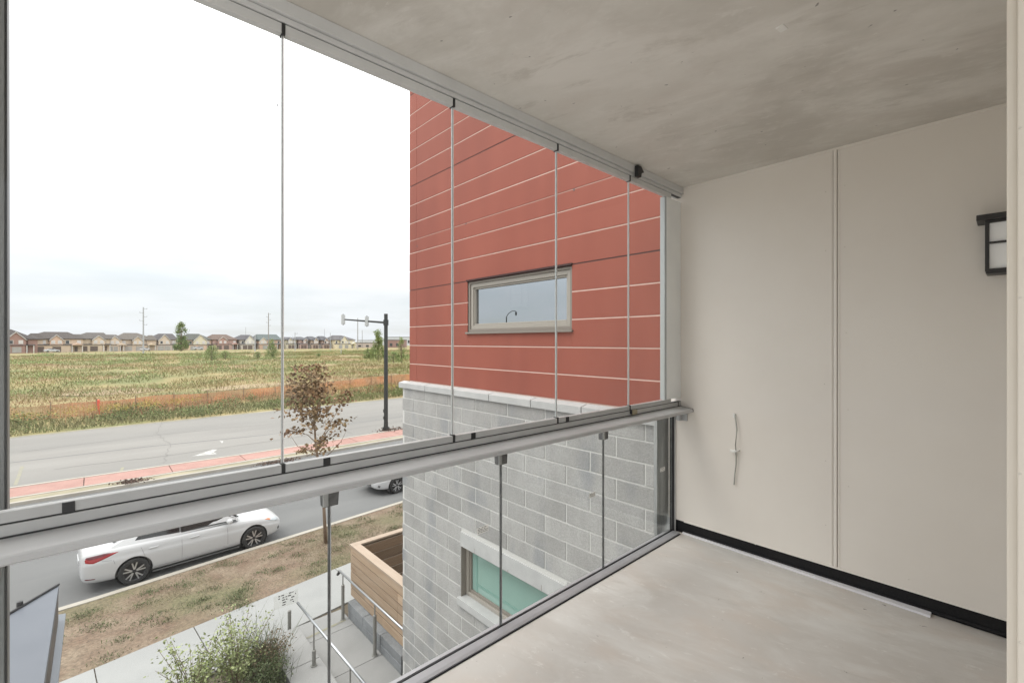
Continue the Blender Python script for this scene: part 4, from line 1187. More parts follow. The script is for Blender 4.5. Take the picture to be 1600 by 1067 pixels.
crown = [((487, 585), 26, 14, 60), ((476, 600), 20, 16, 70), ((500, 600), 16, 18, 50), ((487, 615), 26, 15, 70), ((466, 625), 18, 13, 46), ((503, 625), 13, 16, 40), ((478, 640), 24, 9, 50), ((496, 645), 14, 9, 26),
         ((461, 606), 9, 12, 20), ((470, 577), 10, 7, 16), ((495, 573), 14, 7, 26), ((536, 622), 6, 10, 24), ((530, 640), 8, 8, 24), ((518, 660), 11, 6, 20), ((534, 660), 10, 3, 14), ((464, 671), 11, 4, 26), ((476, 676), 8, 4, 14),
         ((500, 650), 10, 8, 10), ((471, 655), 9, 4, 12), ((505, 690), 9, 10, 20), ((513, 680), 8, 7, 14), ((480, 702), 13, 5, 22), ((516, 700), 7, 4, 10), ((482, 658), 12, 8, 10), ((499, 657), 8, 9, 10), ((488, 708), 8, 6, 8), ((453, 628), 7, 6, 8)]
for (px, py), rx_, ry_, n in crown:
    for k in range(int(n * 4.3)):
        a = random.uniform(0, 2*PI); rr = math.sqrt(random.random())
        q = tpt(px + rx_*rr*math.cos(a), py + ry_*rr*math.sin(a)) + dv_ * (random.gauss(0, .38))
        P.append(tuple(q))
P = np.array(P)
cl = np.array([mnoise.noise(Vector(p) * 3.2) for p in P])
P = P[cl > -.10]
Vv, Ff = leaves(P, .105, .75)
np_mesh('crown', Vv, Ff, M['leaf_brown'], tr)
# dead leaf heaps on the road edge
for px, py, wx in ((207, 753, .28), (435, 722, .5), (176, 783, .22)):
    p = G(px, py, .12 if py != 722 else .01)
    Q = rng.normal(size=(260, 3)) * np.array([wx, .13, .035]); Q[:, 2] = abs(Q[:, 2]) + .02
    Vv, Ff = leaves(Q, .09, .7)
    o = np_mesh('leaf_pile', Vv, Ff, M['leaf_litter']); o.location = p; o['kind'] = 'stuff'

# ------------------------------------------------------------------ cars
def make_car(label, group):
    car = empty('parked_car', (0, 0, 0), 0, label, 'car', group)
    # stations along the car: x, half width, bottom z, shoulder z, centre top z
    ST = [(-.985, .55, .46, .74, .78), (-.965, .70, .33, .88, .93), (-.90, .77, .25, .965, 1.01), (-.72, .83, .22, .985, 1.045), (-.40, .875, .20, .985, 1.05), (0, .89, .19, .975, 1.05), (.5, .89, .18, .955, 1.04), (1.2, .888, .18, .93, 1.02),
          (1.9, .887, .18, .905, .99), (2.25, .885, .18, .885, .965), (2.7, .875, .19, .84, .91), (3.05, .85, .20, .785, .85), (3.3, .79, .22, .72, .775), (3.46, .69, .26, .63, .68), (3.545, .54, .34, .53, .56)]
    b = MB(); vs = []; nsec = None
    for x_, hw, zb_, zs, zt in ST:
        h = zs - zb_
        sec = [(0, zb_), (.80*hw, zb_), (.945*hw, zb_ + .05*h), (.985*hw, zb_ + .22*h), (1.0*hw, zb_ + .45*h), (1.003*hw, zb_ + .66*h), (.976*hw, zb_ + .71*h), (.962*hw, zb_ + .88*h), (.90*hw, zs), (.74*hw, zs + .55*(zt - zs)), (.4*hw, zt - .012), (0, zt)]
        ring = [(x_, y, z) for y, z in sec] + [(x_, -y, z) for y, z in sec[1:-1][::-1]]
        nsec = len(ring); vs += ring
    fs = []
    for i in range(len(ST) - 1):
        for k in range(nsec): fs.append((i*nsec + k, i*nsec + (k+1) % nsec, (i+1)*nsec + (k+1) % nsec, (i+1)*nsec + k))
    fs.append(tuple(range(nsec))); fs.append(tuple(range((len(ST)-1)*nsec, len(ST)*nsec))[::-1])
    b.add(vs, fs)
    body = b.build('body', M['car_white'], car, world=False)
    sub = body.modifiers.new('sub', 'SUBSURF'); sub.levels = 2; sub.render_levels = 2
    cut = MB()
    for xx in (0, 2.7):
        for s in (-1, 1):
            cut.lathe([(.0001, s*1.1), (.365, s*1.1), (.365, s*.62), (.0001, s*.62)], 40, 'y', (xx, 0, .325))
    co = cut.build('cutter', None, None)
    bo = body.modifiers.new('arch', 'BOOLEAN'); bo.operation = 'DIFFERENCE'; bo.object = co; bo.solver = 'EXACT'
    dg = bpy.context.evaluated_depsgraph_get()
    me = bpy.data.meshes.new_from_object(body.evaluated_get(dg))
    body.modifiers.clear(); body.data = me
    bpy.data.objects.remove(co)
    if not me.materials: me.materials.append(M['car_white'])
    me.polygons.foreach_set('use_smooth', [True]*len(me.polygons)); me.set_sharp_from_angle(angle=math.radians(38))
    for s in (-1, 1):
        for xx in (0, 2.7):
            MB().lathe([(.36, s*.845), (.36, s*.60), (.0001, s*.60)], 32, 'y', (xx, 0, .325)).build('wheel_well', M['gap'], car, world=False)
    # cabin: pillars and roof in paint, glass let in
    Pf = [(-.42, 1.03), (-.05, 1.19), (.40, 1.365), (.95, 1.43), (1.45, 1.425), (1.80, 1.35), (2.32, .985)]
    def hwz(z): return .765 - (z - .95) * .42
    def cabring(x_, z, inset=0): return hwz(z) - inset
    cab = MB(); vs = []
    for x_, z in Pf:
        zz_ = max(.93, z)
        vs += [(x_, .80, .93), (x_, cabring(x_, z*.72 + .27), z*.72 + .27 - .0), (x_, cabring(x_, z), z - .02), (x_, cabring(x_, z)*.8, z), (x_, 0, z + .018)]
    full = []
    for i in range(len(Pf)):
        r_ = vs[i*5:(i+1)*5]; full += r_ + [(x_, -y, z) for x_, y, z in r_[:-1][::-1]]
    fs = []
    for i in range(len(Pf)-1):
        for k in range(8): fs.append((i*9+k, i*9+k+1, (i+1)*9+k+1, (i+1)*9+k))
    fs.append(tuple(range(9))); fs.append(tuple(range(len(Pf)*9-9, len(Pf)*9))[::-1])
    cab.add(full, fs); cabin = cab.build('cabin', M['car_white'], car, world=False, smooth=True)
    def sidewin(pts, s):
        return MB().prism([(x_, s*(hwz(z) + .012 + (.02 if z < 1.0 else 0)), z) for x_, z in pts], (0, -s*.03, 0)).build('side_window', M['car_glass'], car, world=False)
    for s in (-1, 1):
        sidewin([(.02, 1.035), (.16, 1.20), (.45, 1.325), (.93, 1.385), (.93, .99)], s)
        sidewin([(.97, .975), (.97, 1.385), (1.42, 1.375), (1.72, 1.305), (2.25, 1.0), (2.25, .935)], s)
    for s in (-1, 1): MB().prism([(.925, s*(hwz(.99) + .028), .985), (.975, s*(hwz(.99) + .028), .985), (.975, s*(hwz(1.38) + .008), 1.385), (.925, s*(hwz(1.38) + .008), 1.385)], (0, -s*.03, 0)).build('pillar_trim', M['gap'], car, world=False)
    MB().prism([(2.325, -.74, .995), (2.325, .74, .995), (1.84, .56, 1.365), (1.84, -.56, 1.365)], (.012, 0, .016)).build('windscreen', M['car_glass'], car, world=False)
    MB().prism([(-.38, -.60, 1.07), (-.38, .60, 1.07), (.36, .50, 1.372), (.36, -.50, 1.372)], (-.01, 0, .016)).build('rear_window', M['car_glass'], car, world=False)
    # wheels
    for xx in (0, 2.7):
        for s in (-1, 1):
            wl = empty('wheel'); wl.parent = car; wl.location = (xx, s*.775, .318)
            MB().lathe([(.225, -.10), (.29, -.105), (.312, -.085), (.318, -.04), (.318, .04), (.312, .085), (.29, .105), (.225, .10)], 36, 'y').build('tyre', M['tyre'], wl, world=False, smooth=True)
            rb = MB().lathe([(.0001, s*.02), (.215, s*.02), (.225, s*.09)], 30, 'y'); rb.lathe([(.205, s*.085), (.228, s*.10), (.228, s*.06), (.205, s*.06)], 30, 'y')
            rim = rb.build('rim', M['rim_dark'], wl, world=False, smooth=True)
            sp = MB()
            for k in range(5):
                for dk in (-.13, .13):
                    a = 2*PI*k/5 + .3
                    c0, c1 = a + dk*.5, a + dk*1.7
                    p0 = Vector((.045*math.cos(c0), 0, .045*math.sin(c0))); p1 = Vector((.218*math.cos(c1), 0, .218*math.sin(c1)))
                    t_ = Vector((-(p1-p0).z, 0, (p1-p0).x)).normalized() * .0135
                    sp.prism([p0 - t_ + Vector((0, s*.075, 0)), p0 + t_ + Vector((0, s*.075, 0)), p1 + t_*1.1 + Vector((0, s*.088, 0)), p1 - t_*1.1 + Vector((0, s*.088, 0))], (0, s*.012, 0))
            sp.build('spokes', M['rim'], rim, world=False)
            MB().lathe([(.0001, s*.096), (.035, s*.094), (.045, s*.07)], 14, 'y').build('hub', M['rim_dark'], rim, world=False, smooth=True)
    # lamps wrap round the corners, seated on the skin
    dgt = bpy.context.evaluated_depsgraph_get()
    from mathutils.bvhtree import BVHTree
    bv = BVHTree.FromPolygons([v.co.copy() for v in me.vertices], [tuple(p.vertices) for p in me.polygons])
    def skin(name, poly, s, m, lift=.006):
        """polygon drawn on the car side (x,z), dropped on the skin"""
        n = 7
        ctr = (sum(p[0] for p in poly)/len(poly), sum(p[1] for p in poly)/len(poly))
        ringv = []
        for k in range(len(poly)):
            a, c = poly[k], poly[(k+1) % len(poly)]
            for j in range(n): ringv.append((a[0] + (c[0]-a[0])*j/n, a[1] + (c[1]-a[1])*j/n))
        bb = MB(); vv = []
        NR = 4
        for q in range(NR + 1):
            f = q / NR
            for (x_, z_) in ringv:
                x2, z2 = ctr[0] + (x_-ctr[0])*f, ctr[1] + (z_-ctr[1])*f
                hit = bv.ray_cast(Vector((x2, s*2, z2)), Vector((0, -s, 0)))
                y = hit[0].y if hit[0] is not None else s*.5
                nn = hit[1] if hit[0] is not None else Vector((0, s, 0))
                vv.append(Vector((x2, y, z2)) + nn * (lift if q < NR else -.004))
        L_ = len(ringv)
        ff = []
        for q in range(NR):
            for k in range(L_): ff.append((q*L_+k, q*L_+(k+1) % L_, (q+1)*L_+(k+1) % L_, (q+1)*L_+k))
        bb.add(vv, ff)
        return bb.build(name, m, car, world=False, smooth=True)
    for s in (-1, 1):
        skin('tail_light', [(-.955, .83), (-.90, .905), (-.50, .925), (-.24, .90), (-.56, .79), (-.76, .73), (-.93, .76)], s, M['tail_red'])
        skin('tail_light_lens', [(-.93, .87), (-.88, .905), (-.50, .925), (-.36, .905), (-.62, .85), (-.85, .83)], s, M['tail_dark'], .009)
        skin('headlight', [(2.98, .765), (3.12, .775), (3.38, .705), (3.44, .63), (3.36, .585), (3.18, .66)], s, M['lens'])
        skin('indicator', [(3.0, .755), (3.10, .762), (3.20, .715), (3.14, .70)], s, M['amber'], .009)
        skin('fog_recess', [(3.36, .42), (3.44, .45), (3.46, .36), (3.38, .33)], s, M['gap'])
        skin('reflector', [(-.92, .40), (-.70, .375), (-.72, .355), (-.90, .37)], s, M['tail_dark'])
        for nm, poly in (('door_seam', [(.97, .95), (.978, .95), (.978, .27), (.97, .27)]), ('door_seam', [(.10, .945), (.108, .945), (.33, .30), (.322, .30)]), ('door_seam', [(.322, .30), (.325, .308), (.97, .285), (.97, .277)]),
                         ('door_seam', [(2.02, .88), (2.028, .88), (2.035, .28), (2.027, .28)]), ('bumper_seam', [(-.40, .74), (-.392, .74), (-.36, .62), (-.368, .62)]), ('bumper_seam', [(-.62, .76), (-.40, .735), (-.40, .727), (-.62, .752)])):
            skin(nm, poly, s, M['gap'], .0015)
        for hx in (.28, 1.16):
            hit = bv.ray_cast(Vector((hx + .1, s*2, .80)), Vector((0, -s, 0)))
            y = hit[0].y
            MB().tube([(hx, y - s*.006, .795), (hx + .04, y + s*.022, .80), (hx + .16, y + s*.022, .80), (hx + .20, y - s*.006, .80)], .012, 8).build('door_handle', M['car_white'], car, world=False, smooth=True)
        mm = MB().lathe([(.001, -.11), (.05, -.09), (.075, -.02), (.075, .03), (.05, .07), (.001, .08)], 14, 'y', (2.06, s*.94, 1.0)); mm.box((2.03, s*.80, .965), (2.08, s*.90, .985))
        mm.build('mirror', M['car_white'], car, world=False, smooth=True)
        MB().box((.36, s*.845, .175), (2.32, s*.862, .20)).build('sill_trim', M['gap'], car, world=False)
    MB().box((3.53, -.32, .34), (3.562, .32, .46)).build('grille', M['gap'], car, world=False)
    MB().box((-1.0, -.26, .60), (-.978, .26, .71)).build('number_plate_recess', M['car_white'], car, world=False, bevel=.004)
    return car
car1 = make_car('white four door car parked along the kerb, whole side in view', 'cars parked along the near kerb')
R1, F1 = G(210, 912), G(397, 857)
ang = math.atan2(F1.y - R1.y, F1.x - R1.x)
sc_ = (F1 - R1).length / 2.70
car1.scale = (sc_, sc_, sc_)
off = Vector((math.sin(-ang), math.cos(ang), 0)) * .86
car1.location = (R1.x + off.x, R1.y + off.y, 0); car1.rotation_euler = (0, 0, ang)
car2 = copy_tree(car1)
car2['label'] = 'white car mostly hidden behind the grey block wall, only its nose showing'
p2 = G(618, 771)
a2 = PI + math.atan2(.7, 8.5)      # it faces the other car: nose points left
car2.rotation_euler = (0, 0, a2)
car2.location = (p2.x + 2.7*sc_*math.cos(a2 - PI) , p2.y + 2.7*sc_*math.sin(a2 - PI) + .86, 0)

# ------------------------------------------------------------------ traffic signal mast
mb = G(603, 672, .13)
ms = empty('traffic_signal', mb, 0, 'dark traffic signal mast with an arm carrying two grey signal heads', 'traffic signal')
MB().tube([(0, 0, 0), (0, 0, .6), (0, 0, 7.75)], [.155, .135, .12], 14).build('pole', M['pole_dark'], ms, world=False, smooth=True)
MB().tube([(0, 0, 0), (0, 0, .22)], .23, 12).build('base', M['pole_dark'], ms, world=False)
ad = Vector((-VY, VX, 0))
tA = mb.x*VX + mb.y*VY
zA = EYE + (533.5 - 504)/711*tA - .13
MB().tube([Vector((0, 0, zA)) + ad*.05, Vector((0, 0, zA + .22)) + ad*2.95], [.075, .045], 10).build('arm', M['pole_dark'], ms, world=False)
MB().tube([Vector((0, 0, zA - .18)), Vector((0, 0, zA + .18))], .17, 12).build('clamp', M['pole_dark'], ms, world=False)
for d_ in (1.27, 2.85):
    c = ad * d_ + Vector((0, 0, zA + .07*d_))
    hd = MB(); rr = Vector((VX, VY, 0))
    for k in range(3):
        z_ = c.z + .30 - .2*k - .1
        hd.tube([c + Vector((0, 0, z_ - c.z)) + rr*-.10, c + Vector((0, 0, z_ - c.z)) + rr*.13], .092, 10)
    hd.box((c.x - .10, c.y - .10, c.z - .32), (c.x + .10, c.y + .10, c.z + .32))
    s_ = hd.build('signal_head', M['signal'], ms, world=False, bevel=.01)
    MB().box((c.x - .03, c.y - .03, c.z - .36), (c.x + .03, c.y + .03, c.z + .36)).build('bracket', M['pole_dark'], s_, world=False)
b = MB()
for z_ in (.75, 1.2): b.box((-.17, -.06, z_), (-.10, .06, z_ + .2))
b.build('push_button', M['pole_dark'], ms, world=False)
Q = rng.normal(size=(220, 3)) * np.array([.5, .25, .03]); Q[:, 2] = abs(Q[:, 2])
Vv, Ff = leaves(Q, .12, .6); o = np_mesh('leaf_pile', Vv, Ff, M['leaf_litter']); o.location = mb + Vector((.35, -.1, .02)); o['kind'] = 'stuff'

# street lamp across the road: seen mirrored in the high window
sl = empty('street_lamp', (-36.2, 49.0, 0), 0, 'curved arm street lamp reflected in the upper window', 'street lamp')
zt = 9.6
MB().tube([(0, 0, 0), (0, 0, 4), (0, 0, zt)], [.13, .11, .08], 10).build('pole', M['pole_dark'], sl, world=False)
ax = Vector((-.34, -.30, 0))
MB().tube([Vector((0, 0, zt)), ax*.7 + Vector((0, 0, zt + .5)), ax*1.9 + Vector((0, 0, zt + .85)), ax*3.0 + Vector((0, 0, zt + .8))], .05, 8).build('arm', M['pole_dark'], sl, world=False)
MB().lathe([(.02, .3), (.10, .2), (.15, .0), (.10, -.3), (.01, -.35)], 12, 'z', ax*3.05 + Vector((0, 0, zt + .5))).build('lamp_head', M['pole_dark'], sl, world=False)

# ------------------------------------------------------------------ orange construction fence
FP = [(-26, 46.6), (-5, 49.6), (0, 50.6), (2.5, 51.6), (8, 52.4), (11.4, 53.6), (14.5, 54.2), (23.6, 56.0), (26.7, 56.6), (45, 60.5)]
of = empty('construction_fence', (5, 52, 0), 0, 'orange plastic mesh construction fence along the meadow', 'fence')
b = MB(); xs = np.arange(-26, 45.1, .5)
V = []; F = []
def ftop(x_, y_):
    sag = .10*mnoise.noise(Vector((x_*.35, 0, 9)))
    return fh(x_, y_) + 1.02 + sag
rows_ = 11
for k, x_ in enumerate(xs):                     # net strands: real holes between them
    pass
net = MB()
def fpos(x_, f):
    y_ = lerp(FP, x_) + .12*mnoise.noise(Vector((x_*.6, f*2, 3)))
    lo_, hi_ = fh(x_, y_) + .02, ftop(x_, y_)
    return Vector((x_, y_, lo_ + (hi_ - lo_)*f))
xx = np.arange(-26, 45, .22)
for r_ in range(rows_ + 1):
    f = r_ / rows_; hw = .030 if 0 < r_ < rows_ else .036
    for xa, xb in zip(xx[::3], xx[3::3]):
        p, q = fpos(xa, f), fpos(xb, f)
        u_ = Vector((0, 0, hw))
        net.add([p - u_, q - u_, q + u_, p + u_], [(0, 1, 2, 3)])
for xa in xx:
    for r_ in range(0, rows_, 3):
        p, q = fpos(xa, r_/rows_), fpos(xa, min(1, (r_+3)/rows_)); u_ = Vector((.022, 0, 0))
        net.add([p - u_, p + u_, q + u_, q - u_], [(0, 1, 2, 3)])
net.build('mesh_net', M['orange_net'], of)
for xa in (-19.5, -16, -12.6, -9.2, -6, -2.6, .1, 2.6, 5.3, 8.0, 11.3, 14.5, 17.6, 20.6, 23.6, 26.7, 30, 34):
    y_ = lerp(FP, xa) - .06
    MB().tube([(xa, y_, fh(xa, y_) - .1), (xa + random.uniform(-.05, .05), y_, fh(xa, y_) + 1.32)], .03, 6).build('post', M['post_rust'], of)
om = G(154, 647, .1)
mk_ = empty('marker_post', om, 0, 'bright orange red marker post in front of the construction fence', 'marker post')
b = MB().tube([(0, 0, -.1), (0, 0, 1.15)], [.09, .085], 10); b.lathe([(.10, .0), (.1, .06)], 10, 'z', (0, 0, .9)); b.build('tube', M['orange_sign'], mk_, world=False)
MB().lathe([(.0001, .05), (.06, .04), (.09, 0)], 10, 'z', (0, 0, 1.15)).build('cap', M['orange_sign'], mk_, world=False)

# ------------------------------------------------------------------ houses beyond the field
ROW = math.radians(14)
WALLC = {}
def soft(rgb, k):
    c = lin(rgb); g = sum(c)/3
    return tuple(k * (.8*v + .2*g + .015) for v in c)
def wallm(rgb):
    if rgb not in WALLC: WALLC[rgb] = mat('house wall', soft(rgb, .80), .9, 0, soft(rgb, .72), .6, 5, fine=.08)
    return WALLC[rgb]
ROOFC = {}
def roofm(rgb):
    if rgb not in ROOFC: ROOFC[rgb] = mat('asphalt shingle', soft(rgb, .58), .95, 0, soft(rgb, .48), 1.5, 5, fine=.1)
    return ROOFC[rgb]
M['h_trim'] = mat('white house trim', (.62, .61, .58), .7)
M['h_glass'] = mat('far window glass', (.06, .065, .07), .15, spec=.6)
M['h_pale'] = mat('pale window blind', (.55, .53, .52), .4)
M['h_garage'] = mat('pale garage door', (.36, .35, .33), .7, 0, (.3, .29, .27), 1)
M['h_garage_d'] = mat('brown garage door', (.13, .10, .085), .7)
def hip(b, x0, x1, y0, y1, ze, zr, r0, r1):
    """hip roof with eaves rectangle, ridge from r0 to r1 at the middle depth"""
    ym = (y0 + y1)/2
    vs = [(x0, y0, ze), (x1, y0, ze), (x1, y1, ze), (x0, y1, ze), (r0, ym, zr), (r1, ym, zr), (x0, y0, ze - .2), (x1, y0, ze - .2), (x1, y1, ze - .2), (x0, y1, ze - .2)]
    b.add(vs, [(0, 1, 5, 4), (1, 2, 5), (2, 3, 4, 5), (3, 0, 4), (6, 7, 1, 0), (7, 8, 2, 1), (8, 9, 3, 2), (9, 6, 0, 3), (9, 8, 7, 6)])
def house(pl, pr, yr, yb, ridge, gables, wc, rc, label, gc=None, gdark=False, low=None, porch=None):
    pc = (pl + pr)/2
    t = 175 + (pc - 20)*.24
    s = t / 711.0
    base = atT(pc, yb, t)
    h = empty('house', base, ROW, label, 'house', 'houses across the field')
    X = lambda px: (px - pc)*s/math.cos(math.atan2(pc-800, 711))*.86 if False else (px - pc)*s*1.0
    cosr = 1.0
    hgt = (yb - yr)*s
    wl = 5.5
    x0, x1 = X(pl) + .35, X(pr) - .35
    wm = wallm(wc); rm = roofm(rc); gm = wallm(gc) if gc else wm
    D = 11.0
    MB().box((x0 + .45, 0, -.4), (x1 - .45, D, wl)).build('wall', wm, h, world=False)
    b = MB(); hip(b, x0 - .25, x1 + .25, -.5, D + .5, wl, hgt, X(ridge[0]), X(ridge[1]))
    rf = b.build('roof', rm, h, world=False)
    if low: 
        b = MB(); hip(b, X(low[0]), X(low[1]), -.9, 6, wl - .2, (yb - low[2])*s, X(low[0]) + 2, X(low[1]) - 1); b.build('side_roof', rm, h, world=False)
        MB().box((X(low[0]) + .4, -.35, -.4), (X(low[1]) - .4, 5.4, wl - .38)).build('side_wall', wm, h, world=False)
    yfront = 0
    for gx, gw, gy in gables:
        gx0, gx1, gz = X(gx - gw/2), X(gx + gw/2), (yb - gy)*s
        MB().box((gx0 + .3, -1.2, -.4), (gx1 - .3, -.002, wl - .6)).build('bay_wall', gm, h, world=False)
        MB().prism([(gx0 + .3, -1.2, wl - .6), (gx1 - .3, -1.2, wl - .6), (X(gx), -1.2, gz - .25)], (0, 2.6, 0)).build('gable', gm, h, world=False)
        b = MB(); k = .28
        b.prism([(gx0 - .1, -1.5, wl - .75), (X(gx), -1.5, gz), (X(gx), -1.5, gz - .24), (gx0 + .25, -1.5, wl - .75)], (0, 5.2, 0)); b.prism([(gx1 + .1, -1.5, wl - .75), (X(gx), -1.5, gz), (X(gx), -1.5, gz - .24), (gx1 - .25, -1.5, wl - .75)], (0, 5.2, 0))
        b.build('gable_roof', rm, h, world=False)
        b = MB(); b.prism([(gx0 - .12, -1.56, wl - .78), (X(gx), -1.56, gz + .02), (X(gx), -1.56, gz - .22), (gx0 + .12, -1.56, wl - .78)], (0, .05, 0)); b.prism([(gx1 + .12, -1.56, wl - .78), (X(gx), -1.56, gz + .02), (X(gx), -1.56, gz - .22), (gx1 - .12, -1.56, wl - .78)], (0, .05, 0))
        b.build('barge_board', M['h_trim'], h, world=False)
        for q in (-.22, .22):
            wx = X(gx) + q*(gx1 - gx0)
            w_ = MB().box((wx - .62, -1.28, 3.3), (wx + .62, -1.19, 4.75)).build('window', M['h_trim'], h, world=False)
            MB().box((wx - .5, -1.31, 3.4), (wx + .5, -1.282, 4.65)).build('pane', M['h_pale'] if random.random() < .6 else M['h_glass'], w_, world=False)
    n = max(2, int((x1 - x0)/3.2))
    for k in range(n):
        wx = x0 + (x1 - x0)*(k + .5)/n
        if any(X(g[0] - g[1]/2) - .7 < wx < X(g[0] + g[1]/2) + .7 for g in gables): continue
        w_ = MB().box((wx - .65, -.10, 3.25), (wx + .65, .01, 4.8)).build('window', M['h_trim'], h, world=False)
        MB().box((wx - .52, -.13, 3.36), (wx + .52, -.102, 4.7)).build('pane', M['h_pale'] if random.random() < .5 else M['h_glass'], w_, world=False)
    # skirt roof over the ground floor, garage and porch
    b = MB(); b.prism([(x0 + .1, -2.0, 2.75), (x0 + .1, -.01, 3.2), (x0 + .1, -.01, 2.72)], (x1 - x0 - .2, 0, 0)); b.build('skirt_roof', rm, h, world=False)
    MB().box((x0 + .3, -1.7, -.4), (x1 - .3 - (x1 - x0)*.25, -.003, 2.70)).build('ground_storey', wm, h, world=False)
    gw = min(2.6, (x1 - x0)*.24)
    for k in range(2):
        gx = x0 + (x1 - x0)*(.22 + .28*k)
        g_ = MB().box((gx - gw/2, -1.76, -.05), (gx + gw/2, -1.699, 2.15)).build('garage_door', M['h_garage_d'] if gdark else M['h_garage'], h, world=False)
    px_ = x1 - (x1 - x0)*.15
    MB().box((px_ - .5, -.06, 0), (px_ + .5, .02, 2.1)).build('door', M['h_garage_d'], h, world=False)
    for q in (-1.0, 1.0): MB().box((px_ + q*(x1 - x0)*.09 - .12, -1.85, -.4), (px_ + q*(x1 - x0)*.09 + .12, -1.65, 2.74)).build('porch_post', M['h_trim'], h, world=False)
    if porch:
        b = MB(); b.prism([(px_ - 1.9, -2.2, 2.76), (px_ + 1.9, -2.2, 2.76), (px_, -2.2, 3.7)], (0, 2.1, 0)); b.build('porch_gable', gm, h, world=False)
    return h
B = [
 (2, 47, 514.2, 550.8, (21, 23), [(24, 24, 518.5)], (172, 132, 118), (92, 84, 80), 'red brick house with a pointed roof, leftmost in the row', None, False, (36, 50, 524), None),
 (52, 122, 518.2, 549.5, (78, 105), [(87, 17, 523)], (222, 196, 168), (98, 88, 82), 'wide beige house with a dark hip roof behind the white car', (228, 190, 162), True, (54, 74, 521), True),
 (122, 168, 519.3, 548.3, (142, 163), [(151, 17, 524)], (224, 202, 172), (112, 104, 98), 'cream house with a central gable, right of the wide beige house', (230, 206, 178), True, (116, 136, 522.3), None),
 (167, 191, 522.6, 548.3, (174, 186), [(178, 15, 525)], (228, 206, 180), (112, 104, 98), 'narrow cream house with a pale porch gable', None, False, None, True),
 (191, 240, 520.0, 548, (203, 220), [(214, 14, 525.5)], (214, 192, 166), (126, 116, 106), 'tan house with a grey brown roof behind the tall utility pole', (226, 202, 170), False, (225, 240, 523.5), True),
 (243, 276, 521.0, 547.2, (255, 274), [(256, 17, 522.5)], (208, 190, 176), (104, 98, 98), 'pale house with a broad gable left of the poplar', (226, 206, 184), False, None, None),
 (292, 331, 521.3, 546.8, (301, 317), [(311.5, 20, 522.8)], (232, 196, 166), (104, 106, 98), 'peach coloured house with a pale gable right of the poplar', (230, 222, 190), False, None, None),
 (332, 371, 522.3, 545.8, (340, 360), [(347, 15, 526)], (196, 160, 146), (132, 108, 94), 'pinkish brick house with a brown roof', (194, 152, 138), True, None, True),
 (374, 403, 523.0, 545.5, (384, 398), [(389, 15, 524)], (206, 196, 182), (104, 100, 104), 'house with a bright white gable and dark roof', (240, 234, 220), True, None, None),
 (403, 441, 522.2, 545, (409, 440), [(410, 12, 527)], (216, 176, 148), (112, 124, 122), 'house with a grey green roof and orange brick front', (232, 214, 196), False, None, None),
 (445, 466, 526.5, 544.5, (450, 462), [(452, 8, 528)], (214, 204, 176), (108, 106, 110), 'small grey roofed house right of the glass joint', None, True, None, None),
 (465, 484, 526.2, 544.5, (471, 479), [(476, 9, 529)], (190, 160, 150), (104, 104, 110), 'narrow pinkish house left of three similar grey roofs', None, True, None, None),
 (484, 501, 525.5, 544.5, (488, 497), [(492, 8, 528)], (206, 184, 164), (104, 104, 110), 'narrow tan house in the middle of the three grey roofs', None, True, None, None),
 (501, 518, 525.0, 544.5, (505, 514), [(508, 8, 528)], (196, 170, 156), (104, 104, 110), 'narrow dull brown house left of the pale yellow house', None, True, None, None),
 (519, 559, 523.8, 544, (526, 542), [(536, 14, 525)], (238, 224, 184), (122, 118, 120), 'pale yellow house with a white gable at the right of the row', (240, 228, 196), False, None, True),
]
for a in B: house(*a)
def block_building(pl, pr, yt, yb, rgb, label, t, dep=20, band=None):
    p0, p1 = atT(pl, yb, t), atT(pr, yb, t)
    c = (p0 + p1)/2
    h = empty('building', c, math.atan2(p1.y - p0.y, p1.x - p0.x), label, 'building')
    wd = (p1 - p0).length; ht = (yb - yt)/711*t
    MB().box((-wd/2, 0, -1), (wd/2, dep, ht)).build('wall', wallm(rgb), h, world=False)
    MB().box((-wd/2 - .2, -.2, ht), (wd/2 + .2, dep + .2, ht + .5)).build('roof', roofm((150, 150, 152)), h, world=False)
    n = max(2, int(wd/5))
    for k in range(n):
        x_ = -wd/2 + wd*(k + .5)/n
        MB().box((x_ - 1, -.08, ht*.25), (x_ + 1, .02, ht*.62)).build('window', M['h_glass'], h, world=False)
block_building(556, 580, 536, 544, (206, 188, 176), 'low pinkish building beyond the pale yellow house', 330)
block_building(606, 626, 531.5, 544, (166, 128, 118), 'low red brick building behind the signal mast', 340)
block_building(560, 606, 532, 539, (222, 226, 232), 'long pale warehouse far behind the bushes', 520, 40)
block_building(604, 650, 527, 539, (214, 218, 224), 'tall pale grey warehouse far behind the signal mast', 520, 40)
# white car and two others in front of the houses
def small_car(px, py, t, label, m, rz):
    r = empty('parked_car', atT(px, py, t), rz, label, 'car', 'cars parked by the houses')
    for ch in car1.children:
        if ch.name.split('.')[0] in ('body', 'cabin', 'wheel', 'side_window', 'windscreen', 'rear_window'):
            c = copy_tree(ch, r)
    return r
small_car(74, 550.2, 178, 'white car parked before the wide beige house', None, ROW)
small_car(305, 546.2, 232, 'pale car parked before the peach coloured house', None, ROW)
small_car(223, 548.0, 215, 'light car parked near the foot of the tall utility pole', None, ROW + .5)

